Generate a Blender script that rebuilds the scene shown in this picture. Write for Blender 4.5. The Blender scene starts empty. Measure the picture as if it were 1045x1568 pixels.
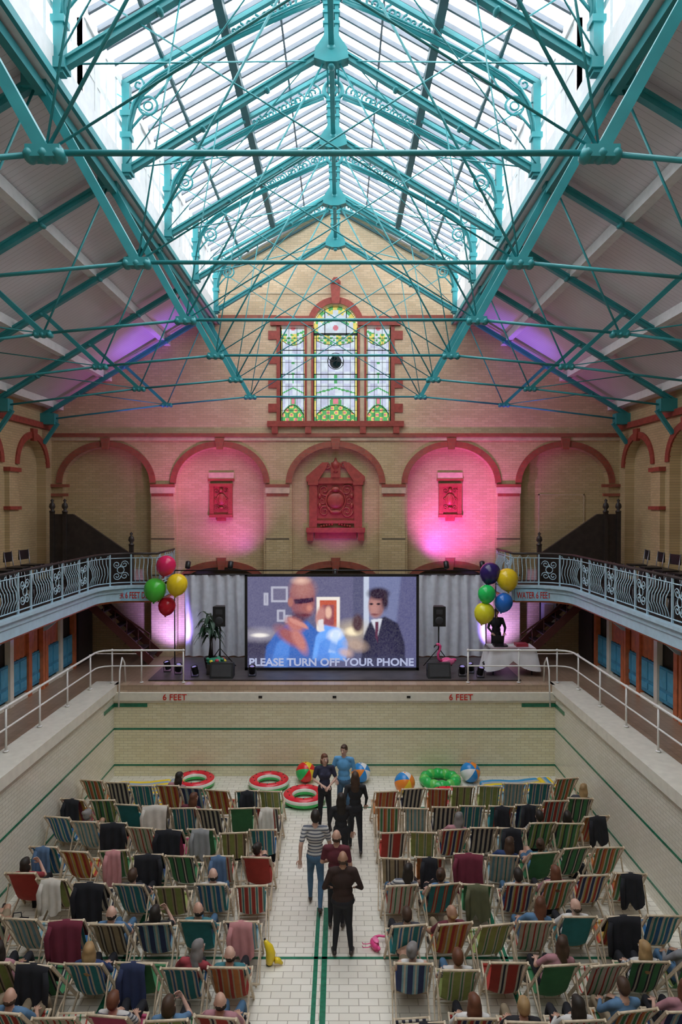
import bpy, math, random
import numpy as np
from mathutils import Vector, Matrix
random.seed(11)
V = Vector
pi = math.pi
CAMZ = 7.54
CAMX = .18
DECK = 2.54
WX = 9.4          # side wall
WY = 22.6         # end wall face
Y0 = -5.0         # near end of the hall
# ------------------------------------------------------------------ mesh builder
class MB:
    def __init__(s):
        s.v = []; s.f = []; s.m = []; s.s = []
    def add(s, vs, fs, mat=0, smooth=False):
        o = len(s.v)
        s.v += [tuple(v) for v in vs]
        for k, f in enumerate(fs):
            s.f.append(tuple(i + o for i in f))
            s.m.append(mat[k] if isinstance(mat, (list, tuple)) else mat)
            s.s.append(smooth)
    def box(s, x0, x1, y0, y1, z0, z1, mat=0):
        s.add([(x0,y0,z0),(x1,y0,z0),(x1,y1,z0),(x0,y1,z0),(x0,y0,z1),(x1,y0,z1),(x1,y1,z1),(x0,y1,z1)],
              [(3,2,1,0),(4,5,6,7),(0,1,5,4),(1,2,6,5),(2,3,7,6),(3,0,4,7)], mat)
    def beam(s, a, b, w, h, mat=0, up=(0,0,1)):
        a = V(a); b = V(b); d = (b-a).normalized(); up = V(up)
        if abs(d.dot(up)) > .98: up = V((0,1,0))
        r = d.cross(up).normalized()*(w/2); u = r.normalized().cross(d)*(h/2)
        vs = [a-r-u, a+r-u, a+r+u, a-r+u, b-r-u, b+r-u, b+r+u, b-r+u]
        s.add(vs, [(0,1,2,3),(7,6,5,4),(0,4,5,1),(1,5,6,2),(2,6,7,3),(3,7,4,0)], mat)
    def tube(s, pts, r, n=6, mat=0, smooth=True, caps=True, closed=False):
        pts = [V(p) for p in pts]; k = len(pts)
        rs = r if isinstance(r, (list, tuple)) else [r]*k
        vs = []; fs = []; prev = None
        for i in range(k):
            if closed: d = pts[(i+1) % k]-pts[i-1]
            else: d = pts[min(i+1,k-1)]-pts[max(i-1,0)]
            if d.length < 1e-9: d = V((0,0,1))
            d.normalize()
            if prev is None:
                a = V((0,0,1)) if abs(d.z) < .9 else V((1,0,0))
                x = d.cross(a).normalized()
            else:
                x = prev-d*prev.dot(d)
                if x.length < 1e-6: x = d.cross(V((0,1,0.1)))
                x.normalize()
            prev = x; y = d.cross(x)
            for j in range(n):
                t = 2*pi*j/n
                vs.append(pts[i]+(x*math.cos(t)+y*math.sin(t))*rs[i])
        m = k if closed else k-1
        for i in range(m):
            for j in range(n):
                a = i*n+j; b = i*n+(j+1) % n; c = ((i+1) % k)*n+(j+1) % n; e = ((i+1) % k)*n+j
                fs.append((a,b,c,e))
        if caps and not closed:
            fs.append(tuple(reversed(range(n)))); fs.append(tuple(range((k-1)*n, k*n)))
        s.add(vs, fs, mat, smooth)
    def capsule(s, a, b, ra, rb, n=10, mat=0):
        a = V(a); b = V(b); d = b-a
        if d.length < 1e-6: d = V((0,0,1e-3)); b = a+d
        d = d.normalized()
        pts = []; rs = []
        for t in (85,60,35,12): pts.append(a-d*ra*math.sin(math.radians(t))); rs.append(ra*math.cos(math.radians(t)))
        pts += [a, b]; rs += [ra, rb]
        for t in (12,35,60,85): pts.append(b+d*rb*math.sin(math.radians(t))); rs.append(rb*math.cos(math.radians(t)))
        s.tube(pts, rs, n, mat)
    def ell(s, c, r, mat=0, nu=12, nv=8, M=None, matf=None):
        c = V(c); vs = []; fs = []; ms = []
        vs.append(V((0,0,r[2])))
        for i in range(1, nv):
            p = pi*i/nv
            for j in range(nu):
                t = 2*pi*j/nu
                vs.append(V((r[0]*math.sin(p)*math.cos(t), r[1]*math.sin(p)*math.sin(t), r[2]*math.cos(p))))
        vs.append(V((0,0,-r[2])))
        for j in range(nu):
            fs.append((0,1+j,1+(j+1) % nu)); ms.append(matf(j,0) if matf else mat)
        for i in range(nv-2):
            for j in range(nu):
                a = 1+i*nu+j; b = 1+i*nu+(j+1) % nu
                fs.append((a,a+nu,b+nu,b)); ms.append(matf(j,i+1) if matf else mat)
        L = len(vs)-1; o = 1+(nv-2)*nu
        for j in range(nu):
            fs.append((L,o+(j+1) % nu,o+j)); ms.append(matf(j,nv-1) if matf else mat)
        if M is not None: vs = [M @ v for v in vs]
        s.add([c+v for v in vs], fs, ms, True)
    def torus(s, c, R, r, mat=0, n=24, k=8, M=None, matf=None, sq=1.0):
        c = V(c); vs = []; fs = []; ms = []
        for i in range(n):
            a = 2*pi*i/n
            for j in range(k):
                b = 2*pi*j/k
                v = V(((R+r*math.cos(b))*math.cos(a), (R+r*math.cos(b))*math.sin(a), r*math.sin(b)*sq))
                if M is not None: v = M @ v
                vs.append(c+v)
        for i in range(n):
            for j in range(k):
                fs.append((i*k+j, ((i+1) % n)*k+j, ((i+1) % n)*k+(j+1) % k, i*k+(j+1) % k))
                ms.append(matf(i,j) if matf else mat)
        s.add(vs, fs, ms, True)
    def prism(s, poly, f, d0, d1, mat=0):
        n = len(poly)
        vs = [f(u,w,d0) for u,w in poly]+[f(u,w,d1) for u,w in poly]
        fs = [tuple(range(n)), tuple(reversed(range(n,2*n)))]
        for i in range(n): fs.append((i, n+i, n+(i+1) % n, (i+1) % n))
        s.add(vs, fs, mat)
    def lathe(s, prof, c, n=14, mat=0, M=None):
        c = V(c); vs = []; fs = []
        for r, z in prof:
            for j in range(n):
                t = 2*pi*j/n; v = V((r*math.cos(t), r*math.sin(t), z))
                if M is not None: v = M @ v
                vs.append(c+v)
        for i in range(len(prof)-1):
            for j in range(n):
                fs.append((i*n+j, i*n+(j+1) % n, (i+1)*n+(j+1) % n, (i+1)*n+j))
        fs.append(tuple(reversed(range(n)))); fs.append(tuple(range((len(prof)-1)*n, len(prof)*n)))
        s.add(vs, fs, mat, True)
    def mesh(s, name, mats):
        me = bpy.data.meshes.new(name)
        me.from_pydata(s.v, [], s.f)
        for m in mats: me.materials.append(m)
        me.polygons.foreach_set('material_index', s.m)
        me.polygons.foreach_set('use_smooth', s.s)
        me.update()
        return me
    def obj(s, name, mats, loc=(0,0,0), rz=0, parent=None):
        return place(name, s.mesh(name, mats), loc, rz, parent)
def place(name, me, loc=(0,0,0), rz=0, parent=None):
    ob = bpy.data.objects.new(name, me)
    bpy.context.scene.collection.objects.link(ob)
    ob.location = loc; ob.rotation_euler = (0,0,rz)
    if parent: ob.parent = parent
    return ob
# ------------------------------------------------------------------ materials
def newmat(name):
    m = bpy.data.materials.new(name); m.use_nodes = True
    nt = m.node_tree; b = nt.nodes['Principled BSDF']
    return m, nt, b
def mat(name, col, rough=.6, metal=0, var=.12, scale=6, emis=0, bump=0):
    m, nt, b = newmat(name)
    tc = nt.nodes.new('ShaderNodeTexCoord')
    no = nt.nodes.new('ShaderNodeTexNoise'); no.inputs['Scale'].default_value = scale; no.inputs['Detail'].default_value = 4
    rp = nt.nodes.new('ShaderNodeValToRGB')
    rp.color_ramp.elements[0].position = .3; rp.color_ramp.elements[1].position = .7
    rp.color_ramp.elements[0].color = tuple(c*(1-var) for c in col[:3])+(1,)
    rp.color_ramp.elements[1].color = tuple(min(1,c*(1+var)) for c in col[:3])+(1,)
    nt.links.new(tc.outputs['Object'], no.inputs['Vector']); nt.links.new(no.outputs['Fac'], rp.inputs['Fac'])
    nt.links.new(rp.outputs['Color'], b.inputs['Base Color'])
    b.inputs['Roughness'].default_value = rough; b.inputs['Metallic'].default_value = metal
    if emis:
        nt.links.new(rp.outputs['Color'], b.inputs['Emission Color']); b.inputs['Emission Strength'].default_value = emis
    if bump:
        bp = nt.nodes.new('ShaderNodeBump'); bp.inputs['Strength'].default_value = bump; bp.inputs['Distance'].default_value = .02
        nt.links.new(no.outputs['Fac'], bp.inputs['Height']); nt.links.new(bp.outputs['Normal'], b.inputs['Normal'])
    return m
def brick(name, axis, c1, c2, mort, bw=.23, rh=.075, ms=.006, rough=.35, grime=.35, offset=.5, gcol=(.25,.18,.12)):
    m, nt, b = newmat(name); N = nt.nodes.new; L = nt.links.new
    tc = N('ShaderNodeTexCoord'); sp = N('ShaderNodeSeparateXYZ'); cb = N('ShaderNodeCombineXYZ')
    L(tc.outputs['Object'], sp.inputs[0])
    a, c = {'x':('X','Z'),'y':('Y','Z'),'f':('X','Y')}[axis]
    L(sp.outputs[a], cb.inputs[0]); L(sp.outputs[c], cb.inputs[1])
    bt = N('ShaderNodeTexBrick'); bt.offset = offset
    bt.inputs['Scale'].default_value = 1; bt.inputs['Brick Width'].default_value = bw; bt.inputs['Row Height'].default_value = rh
    bt.inputs['Mortar Size'].default_value = ms; bt.inputs['Mortar Smooth'].default_value = .3; bt.inputs['Bias'].default_value = 0
    bt.inputs['Color1'].default_value = c1+(1,); bt.inputs['Color2'].default_value = c2+(1,); bt.inputs['Mortar'].default_value = mort+(1,)
    L(cb.outputs[0], bt.inputs['Vector'])
    no = N('ShaderNodeTexNoise'); no.inputs['Scale'].default_value = .55; no.inputs['Detail'].default_value = 6; no.inputs['Roughness'].default_value = .6
    L(tc.outputs['Object'], no.inputs['Vector'])
    rp = N('ShaderNodeValToRGB'); rp.color_ramp.elements[0].position = .42; rp.color_ramp.elements[1].position = .75
    rp.color_ramp.elements[0].color = (0,0,0,1); rp.color_ramp.elements[1].color = (grime,grime,grime,1)
    L(no.outputs['Fac'], rp.inputs['Fac'])
    mx = N('ShaderNodeMixRGB'); mx.inputs['Color2'].default_value = gcol+(1,)
    L(rp.outputs['Color'], mx.inputs['Fac']); L(bt.outputs['Color'], mx.inputs['Color1'])
    L(mx.outputs[0], b.inputs['Base Color']); b.inputs['Roughness'].default_value = rough
    bp = N('ShaderNodeBump'); bp.inputs['Strength'].default_value = .25; bp.inputs['Distance'].default_value = .004; bp.invert = True
    L(bt.outputs['Fac'], bp.inputs['Height']); L(bp.outputs['Normal'], b.inputs['Normal'])
    return m
def glass(name, col, gloss=.06):
    m = bpy.data.materials.new(name); m.use_nodes = True; nt = m.node_tree; nt.nodes.clear()
    o = nt.nodes.new('ShaderNodeOutputMaterial'); t = nt.nodes.new('ShaderNodeBsdfTransparent'); g = nt.nodes.new('ShaderNodeBsdfGlossy')
    mx = nt.nodes.new('ShaderNodeMixShader'); mx.inputs[0].default_value = gloss
    no = nt.nodes.new('ShaderNodeTexNoise'); no.inputs['Scale'].default_value = 5
    rp = nt.nodes.new('ShaderNodeValToRGB')
    rp.color_ramp.elements[0].color = tuple(c*.82 for c in col)+(1,); rp.color_ramp.elements[1].color = tuple(col)+(1,)
    rp.color_ramp.elements[0].position = .35; rp.color_ramp.elements[1].position = .6
    tc = nt.nodes.new('ShaderNodeTexCoord'); nt.links.new(tc.outputs['Object'], no.inputs['Vector'])
    nt.links.new(no.outputs['Fac'], rp.inputs['Fac']); nt.links.new(rp.outputs[0], t.inputs[0])
    g.inputs['Roughness'].default_value = .1
    nt.links.new(t.outputs[0], mx.inputs[1]); nt.links.new(g.outputs[0], mx.inputs[2]); nt.links.new(mx.outputs[0], o.inputs[0])
    return m
def emit(name, col, st=1.0, var=.1, scale=2):
    m = bpy.data.materials.new(name); m.use_nodes = True; nt = m.node_tree; nt.nodes.clear()
    o = nt.nodes.new('ShaderNodeOutputMaterial'); e = nt.nodes.new('ShaderNodeEmission')
    no = nt.nodes.new('ShaderNodeTexNoise'); no.inputs['Scale'].default_value = scale
    tc = nt.nodes.new('ShaderNodeTexCoord'); nt.links.new(tc.outputs['Object'], no.inputs['Vector'])
    rp = nt.nodes.new('ShaderNodeValToRGB')
    rp.color_ramp.elements[0].color = tuple(c*(1-var) for c in col)+(1,); rp.color_ramp.elements[1].color = tuple(c*(1+var) for c in col)+(1,)
    rp.color_ramp.elements[0].position = .3; rp.color_ramp.elements[1].position = .7
    nt.links.new(no.outputs['Fac'], rp.inputs['Fac']); nt.links.new(rp.outputs[0], e.inputs[0]); e.inputs[1].default_value = st
    nt.links.new(e.outputs[0], o.inputs[0])
    return m
def planks(name, axis, c, step, rough=.6, dark=.55):
    m, nt, b = newmat(name); N = nt.nodes.new; L = nt.links.new
    tc = N('ShaderNodeTexCoord'); sp = N('ShaderNodeSeparateXYZ'); L(tc.outputs['Object'], sp.inputs[0])
    d = N('ShaderNodeMath'); d.operation = 'DIVIDE'; d.inputs[1].default_value = step; L(sp.outputs[axis], d.inputs[0])
    fr = N('ShaderNodeMath'); fr.operation = 'FRACT'; L(d.outputs[0], fr.inputs[0])
    rp = N('ShaderNodeValToRGB'); e = rp.color_ramp.elements
    e[0].position = 0; e[0].color = tuple(x*dark for x in c)+(1,); e[1].position = .1; e[1].color = tuple(c)+(1,)
    L(fr.outputs[0], rp.inputs['Fac'])
    no = N('ShaderNodeTexNoise'); no.inputs['Scale'].default_value = 1.2; no.inputs['Detail'].default_value = 5; L(tc.outputs['Object'], no.inputs['Vector'])
    mx = N('ShaderNodeMixRGB'); mx.blend_type = 'MULTIPLY'; mx.inputs[0].default_value = .25
    L(rp.outputs[0], mx.inputs[1]); L(no.outputs['Fac'], mx.inputs[2]); L(mx.outputs[0], b.inputs['Base Color'])
    b.inputs['Roughness'].default_value = rough
    return m
def stripes(name, seq, rep=2, width=.46):
    m, nt, b = newmat(name); N = nt.nodes.new; L = nt.links.new
    tc = N('ShaderNodeTexCoord'); sp = N('ShaderNodeSeparateXYZ'); L(tc.outputs['Object'], sp.inputs[0])
    ad = N('ShaderNodeMath'); ad.operation = 'MULTIPLY_ADD'; ad.inputs[1].default_value = 1/width; ad.inputs[2].default_value = .5
    L(sp.outputs['X'], ad.inputs[0])
    rp = N('ShaderNodeValToRGB'); cr = rp.color_ramp; cr.interpolation = 'CONSTANT'
    tot = sum(w for w, c in seq)*rep; x = 0; first = True
    for r in range(rep):
        for w, c in seq:
            if first: e = cr.elements[0]; e.position = 0; first = False
            elif x > 0 and len(cr.elements) == 2 and cr.elements[1].position == 1.0: e = cr.elements[1]; e.position = x/tot
            else: e = cr.elements.new(x/tot)
            e.color = tuple(c)+(1,); x += w
    L(ad.outputs[0], rp.inputs['Fac'])
    no = N('ShaderNodeTexNoise'); no.inputs['Scale'].default_value = 7; no.inputs['Detail'].default_value = 3; L(tc.outputs['Object'], no.inputs['Vector'])
    mx = N('ShaderNodeMixRGB'); mx.blend_type = 'MULTIPLY'; mx.inputs[0].default_value = .45
    L(rp.outputs[0], mx.inputs[1]); L(no.outputs['Fac'], mx.inputs[2])
    L(mx.outputs[0], b.inputs['Base Color']); b.inputs['Roughness'].default_value = .85
    return m
M = {}
BY1, BY2 = (.66,.50,.28), (.57,.42,.22)
M['brick_x'] = brick('yellow_brick_x', 'x', BY1, BY2, (.38,.29,.18), grime=.4, gcol=(.34,.24,.14))
M['brick_y'] = brick('yellow_brick_y', 'y', BY1, BY2, (.38,.29,.18), grime=.4, gcol=(.34,.24,.14))
M['brick_up'] = brick('buff_brick_upper', 'x', (.76,.56,.36), (.64,.45,.27), (.48,.37,.25), grime=.4, gcol=(.42,.29,.19))
M['terra'] = mat('red_terracotta', (.34,.06,.042), .45, var=.2, scale=9, bump=.3)
M['redbrick'] = brick('red_brick_voussoirs', 'x', (.40,.09,.055), (.30,.065,.045), (.25,.12,.08), bw=.12, rh=.12)
M['stone'] = mat('buff_stone', (.60,.46,.31), .6, var=.15)
M['poolbrick'] = brick('cream_glazed_brick_far', 'x', (.84,.79,.56), (.76,.70,.46), (.55,.50,.34), bw=.23, rh=.076, rough=.2, grime=.3, gcol=(.6,.54,.38))
M['pooltile_y'] = brick('cream_glazed_tile_side', 'y', (.84,.80,.68), (.78,.74,.61), (.58,.54,.44), bw=.23, rh=.076, rough=.2, grime=.3, gcol=(.55,.5,.38))
M['pooltile_x'] = brick('cream_glazed_tile_near', 'x', (.84,.80,.68), (.78,.74,.61), (.58,.54,.44), bw=.23, rh=.076, rough=.2, grime=.2)
M['poolfloor'] = brick('white_floor_tile', 'f', (.86,.82,.72), (.78,.74,.63), (.46,.42,.34), bw=.3, rh=.15, ms=.008, rough=.3, grime=.35, gcol=(.5,.45,.35))
M['deckfloor'] = brick('brown_deck_tile', 'f', (.36,.24,.17), (.30,.20,.13), (.2,.14,.10), bw=.15, rh=.15, rough=.35, offset=0)
M['bandbrick'] = brick('brown_rim_brick', 'x', (.50,.36,.25), (.42,.29,.20), (.3,.22,.16), bw=.23, rh=.1)
M['cream'] = mat('cream_glazed_coping', (.80,.76,.65), .25, var=.06)
M['green'] = mat('green_glazed_tile', (.02,.18,.10), .25, var=.2, scale=12)
M['teal'] = mat('teal_painted_iron', (.03,.27,.29), .4, var=.12, scale=3)
M['tealdark'] = mat('dark_iron_purlin', (.03,.09,.10), .5)
M['lblue'] = mat('pale_blue_paint', (.46,.64,.74), .45, var=.08)
M['white'] = mat('white_paint', (.80,.80,.80), .5, var=.06)
M['greyw'] = mat('grey_glazing_bar', (.16,.19,.22), .5, var=.06)
M['lining'] = planks('roof_boarding', 'Y', (.84,.81,.84), .14)
M['dark'] = mat('dark_stained_timber', (.035,.025,.022), .5, var=.3)
M['black'] = mat('black_plastic', (.012,.012,.013), .4, var=.2)
M['blackcloth'] = mat('black_cloth', (.012,.012,.016), .9, var=.3)
M['stage'] = mat('stage_floor', (.07,.06,.06), .5, var=.25, scale=3)
M['rail'] = mat('white_handrail', (.80,.78,.74), .3, var=.05)
M['wood'] = mat('beech_wood', (.62,.50,.35), .5, var=.2, scale=14)
M['bluedoor'] = mat('blue_cubicle_door', (.05,.28,.46), .45, var=.2)
M['redframe'] = mat('red_cubicle_frame', (.58,.16,.06), .45, var=.2)
M['greencol'] = mat('green_paint', (.03,.25,.14), .4)
M['clear'] = glass('skylight_glass', (.97,.98,1.0), .04)
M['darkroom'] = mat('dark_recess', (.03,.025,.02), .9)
M['redtxt'] = mat('red_lettering', (.62,.03,.02), .4)
# ------------------------------------------------------------------ helpers
def wall_panel(mb, u0, u1, zb, ztop, ops, P, d0, d1, mat=0, rmat=0, extra=()):
    us = {round(u,4) for u in (u0,u1)+tuple(extra)}
    for o in ops:
        n = 18
        c = (o[0]+o[1])/2; h = (o[1]-o[0])/2
        for i in range(n+1): us.add(round(c-h*math.cos(pi*i/n),4))
    us = sorted(u for u in us if u0-1e-6 <= u <= u1+1e-6)
    for a, b in zip(us, us[1:]):
        if b-a < 1e-4: continue
        m = (a+b)/2
        act = sorted([o for o in ops if o[0] < m < o[1]], key=lambda o: o[2](m))
        cur = (zb, zb); iv = []
        for o in act:
            lo = (o[2](a), o[2](b)); hi = (o[3](a), o[3](b))
            if lo[0] > cur[0]+1e-4 or lo[1] > cur[1]+1e-4:
                iv.append((cur, lo)); mb.add([P(a,lo[0],d0),P(b,lo[1],d0),P(b,lo[1],d1),P(a,lo[0],d1)], [(0,1,2,3)], rmat)
            mb.add([P(a,hi[0],d0),P(b,hi[1],d0),P(b,hi[1],d1),P(a,hi[0],d1)], [(0,1,2,3)], rmat)
            cur = hi
        iv.append((cur, (ztop(a,m), ztop(b,m))))
        for l, h in iv:
            mb.add([P(a,l[0],d0),P(b,l[1],d0),P(b,h[1],d0),P(a,h[0],d0)], [(0,1,2,3)], mat)
    for o in ops:
        for u in (o[0], o[1]):
            mb.add([P(u,o[2](u),d0),P(u,o[3](u),d0),P(u,o[3](u),d1),P(u,o[2](u),d1)], [(0,1,2,3)], rmat)
def arch(c, hw, zs, rise):
    return lambda u: zs+rise*math.sqrt(max(0, 1-((u-c)/hw)**2))
def const(z): return lambda u: z
def ring(mb, c, hw, zs, rise, th, P, d0, d1, mat=0, n=28, key=True):
    vs = []; fs = []
    for i in range(n+1):
        t = pi*i/n
        for q in (0, th):
            for d in (d0, d1):
                vs.append(P(c-(hw+q)*math.cos(t), zs+(rise+q)*math.sin(t), d))
    for i in range(n):
        a = i*4; b = a+4
        fs += [(a,b,b+2,a+2),(a+2,b+2,b+3,a+3),(a,a+1,b+1,b)]
    mb.add(vs, fs, mat)
    if key:
        z = zs+rise
        mb.prism([(c-.1,z-.08),(c+.1,z-.08),(c+.16,z+th+.1),(c-.16,z+th+.1)], P, d0-.05 if d0 < d1 else d0+.05, d1, mat)
def PX(u, w, d): return (u, d, w)
def spiral(cx, cz, r0, a0, turns, n=16, y=0, flip=1):
    pts = []
    for i in range(n+1):
        t = i/n; a = a0+flip*turns*2*pi*t; r = r0*(1-.8*t)
        pts.append((cx+r*math.cos(a), y, cz+r*math.sin(a)))
    return pts
def zr(x): return 16.05-.6*abs(x)
def zl(x): return zr(x)+.28
def zsk(x): return 17.7-.56*abs(x)
def text_obj(body, name, w, h, material, loc, parent=None, bold=.0):
    cu = bpy.data.curves.new(name, 'FONT'); cu.body = body; cu.extrude = .004; cu.offset = bold; cu.resolution_u = 3
    t = bpy.data.objects.new('tmp_text', cu); bpy.context.scene.collection.objects.link(t)
    bpy.context.view_layer.update()
    me = bpy.data.meshes.new_from_object(t.evaluated_get(bpy.context.evaluated_depsgraph_get()))
    bpy.data.objects.remove(t)
    xs = [v.co.x for v in me.vertices]; ys = [v.co.y for v in me.vertices]
    x0, x1, y0, y1 = min(xs), max(xs), min(ys), max(ys)
    for v in me.vertices:
        x, y, z = v.co
        v.co = ((x-(x0+x1)/2)/(x1-x0)*w, -z, (y-(y0+y1)/2)/(y1-y0)*h)
    me.materials.clear(); me.materials.append(material)
    for p in me.polygons: p.material_index = 0
    return place(name, me, loc, 0, parent)
# ================================================================== ROOM SHELL
mb = MB(); mb.box(-6.13,6.13,-3.6,18.9,-.2,0); mb.obj('floor', [M['poolfloor']])
mb = MB()
for x in (-3.4, 2.9): mb.box(x-.06,x+.06,-3.5,18.6,.0,.004)
mb.box(-.27,-.20,-3.5,12.7,0,.004); mb.box(-.14,-.05,-3.5,12.7,0,.004)
mb.box(-6.1,6.1,11.25,11.31,0,.004); mb.box(-6.1,6.1,16.9,16.96,0,.004); mb.box(-6.1,6.1,5.2,5.26,0,.004)
mb.obj('trim_1', [M['green']])
mb = MB(); mb.box(-6.13,6.13,18.9,19.3,-.2,2.12,0); mb.box(-6.13,6.13,18.92,19.3,2.34,DECK,1); mb.box(-6.13,6.13,18.82,19.3,2.12,2.34,2)
mb.box(-6.13,6.13,18.86,18.9,2.06,2.12,2)
for z in (.31,1.32): mb.box(-6.13,6.13,18.892,18.9,z-.025,z+.025,3)
for a, b in ((-6.13,-5.2),(5.2,6.13)): mb.box(a,b,18.885,18.9,1.93,2.03,3)
ob = mb.obj('wall_pool_far', [M['poolbrick'],M['bandbrick'],M['cream'],M['green']])
for x in (-4.42, 3.5): text_obj('6 FEET', 'depth_lettering', .66, .17, M['redtxt'], (x,18.812,2.225), ob, .01)
for x in (-2.05, 0, 2.05):
    b2 = MB(); b2.box(x-.05,x+.05,18.80,18.82,2.2,2.26); b2.obj('overflow_vent', [M['black']], parent=ob)
for sgn, nm in ((-1,'left'),(1,'right')):
    mb = MB(); a, b = sorted((sgn*6.13, sgn*6.5))
    mb.box(a,b,-3.6,18.9,-.2,2.3,0)
    a, b = sorted((sgn*6.05, sgn*6.75)); mb.box(a,b,-3.6,19.3,2.3,DECK,1)
    a, b = sorted((sgn*6.1, sgn*6.13)); mb.box(a,b,-3.6,18.88,2.22,2.3,1)
    a, b = sorted((sgn*6.122, sgn*6.13))
    for z in (.31,1.32): mb.box(a,b,-3.6,18.9,z-.025,z+.025,2)
    a, b = sorted((sgn*6.115, sgn*6.13))
    mb.box(a,b,18.1,18.9,1.93,2.03,2)
    mb.obj('wall_pool_'+nm, [M['pooltile_y'],M['cream'],M['green']])
mb = MB(); mb.box(-6.5,6.5,-3.9,-3.6,-.2,DECK,0); mb.obj('wall_pool_near', [M['pooltile_x']])
mb = MB()
mb.box(-WX,-6.75,Y0,WY+2.6,DECK-.25,DECK-.002); mb.box(6.75,WX,Y0,WY+2.6,DECK-.25,DECK-.002)
mb.box(-6.75,6.75,19.3,WY+2.6,DECK-.25,DECK-.002); mb.box(-6.75,6.75,Y0,-3.9,DECK-.25,DECK-.002)
mb.obj('floor_deck', [M['deckfloor']])
mb = MB(); mb.box(-5.3,5.3,19.35,22.2,DECK,DECK+.03,0); mb.box(-5.3,5.3,19.33,19.35,DECK,DECK+.03,1)
mb.obj('stage_platform', [M['stage'],M['dark']])
SZ = DECK+.03
# end wall
ztop = lambda u, m: (zsk(u)-.08 if abs(m) < 4.0 else zl(u))
APC = [-7.6,-3.83,0,3.83,7.6]
ops = [(c-1.45,c+1.45,const(DECK),arch(c,1.45,8.25,1.2)) for c in APC]
wins = [(-.73,.73,const(10.3),arch(0,.73,13.45,.73)),(-1.83,-1.02,const(10.3),const(13.45)),(1.02,1.83,const(10.3),const(13.45))]
mb = MB()
zsplit = 9.75
wall_panel(mb,-WX,WX,DECK,lambda u,m: zsplit,ops,PX,WY,WY+.3,0,0)
wall_panel(mb,-WX,WX,zsplit,ztop,wins,PX,WY,WY+.45,1,1,(-4.0,0,4.0,-3.999,3.999))
low = [(c-1.25,c+1.25,const(DECK),arch(c,1.25,4.95,.5)) for c in APC[1:4]]
wall_panel(mb,-WX,WX,DECK,lambda u,m: 9.8,low,PX,WY+.3,WY+.6,0,0)
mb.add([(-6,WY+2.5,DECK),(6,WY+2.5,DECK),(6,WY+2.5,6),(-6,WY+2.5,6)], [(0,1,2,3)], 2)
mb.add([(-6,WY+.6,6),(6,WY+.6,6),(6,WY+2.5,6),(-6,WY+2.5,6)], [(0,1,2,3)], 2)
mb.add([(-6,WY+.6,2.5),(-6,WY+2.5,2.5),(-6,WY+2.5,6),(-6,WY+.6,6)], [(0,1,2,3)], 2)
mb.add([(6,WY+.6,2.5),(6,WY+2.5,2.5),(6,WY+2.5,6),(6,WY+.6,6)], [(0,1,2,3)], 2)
mb.obj('wall_far', [M['brick_x'],M['brick_up'],M['darkroom']])
mb = MB()
for c in APC: ring(mb,c,1.45,8.25,1.2,.2,PX,WY-.05,WY+.02,0)
for c in APC[1:4]: ring(mb,c,1.25,4.95,.5,.22,PX,WY+.24,WY+.32,0)
for x in (-5.72,-1.92,1.92,5.72,-9.2,9.2):
    mb.box(x-.40,x+.40,WY-.10,WY,8.12,8.22,0); mb.box(x-.36,x+.36,WY-.07,WY,7.82,7.92,0)
mb.box(-WX,WX,WY-.09,WY,9.78,9.9,0); mb.box(-WX,WX,WY-.05,WY,9.66,9.78,3)
mb.box(-4.0,-1.95,WY-.03,WY,13.62,13.8,0); mb.box(1.95,4.0,WY-.03,WY,13.62,13.8,0)
mb.box(-4.0,4.0,WY-.02,WY,14.5,14.56,3)
for x in (-5.72,-1.92,1.92,5.72):
    mb.box(x-.38,x+.38,WY-.06,WY+.01,DECK,8.12,2)
    mb.box(x-.41,x+.41,WY-.1,WY,DECK,DECK+.35,3)
    mb.box(x-.4,x+.4,WY-.09,WY,7.92,8.12,3)
    for z in (5.2,6.4): mb.box(x-.385,x+.385,WY-.066,WY,z,z+.03,4)
mb.obj('trim_2', [M['redbrick'],M['terra'],M['brick_x'],M['stone'],M['dark']])
mb = MB()
ring(mb,0,.73,13.45,.73,.2,PX,WY-.08,WY+.02,0,key=False)
mb.prism([(-.12,14.15),(.12,14.15),(.17,14.85),(.06,15.0),(-.06,15.0),(-.17,14.85)],PX,WY-.16,WY,0)
mb.box(-.13,.13,WY-.2,WY,14.8,14.87,0)
for s in (-1,1):
    a, b = sorted((s*.73, s*.80)); mb.box(a,b,WY-.05,WY+.3,10.3,13.45,0)
    a, b = sorted((s*.95, s*1.02)); mb.box(a,b,WY-.05,WY+.3,10.3,13.45,0)
    a, b = sorted((s*.80, s*.95)); mb.box(a,b,WY-.02,WY+.3,10.3,13.45,1)
    a, b = sorted((s*.80, s*2.15)); mb.box(a,b,WY-.10,WY+.02,13.45,13.66,0); mb.box(a,b,WY-.14,WY+.02,13.66,13.74,0)
    a, b = sorted((s*1.83, s*1.95)); mb.box(a,b,WY-.04,WY+.3,10.3,13.45,0)
    for k in range(4):
        a, b = sorted((s*1.95, s*2.22)); z = 10.6+k*.8; mb.box(a,b,WY-.04,WY,z,z+.28,0)
    for x in (.9, 2.0): mb.box(s*x-.1,s*x+.1,WY-.14,WY,9.9,10.12,0)
mb.box(-2.25,2.25,WY-.15,WY+.05,10.12,10.3,0)
mb.obj('trim_3', [M['terra'],M['stone']])
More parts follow.
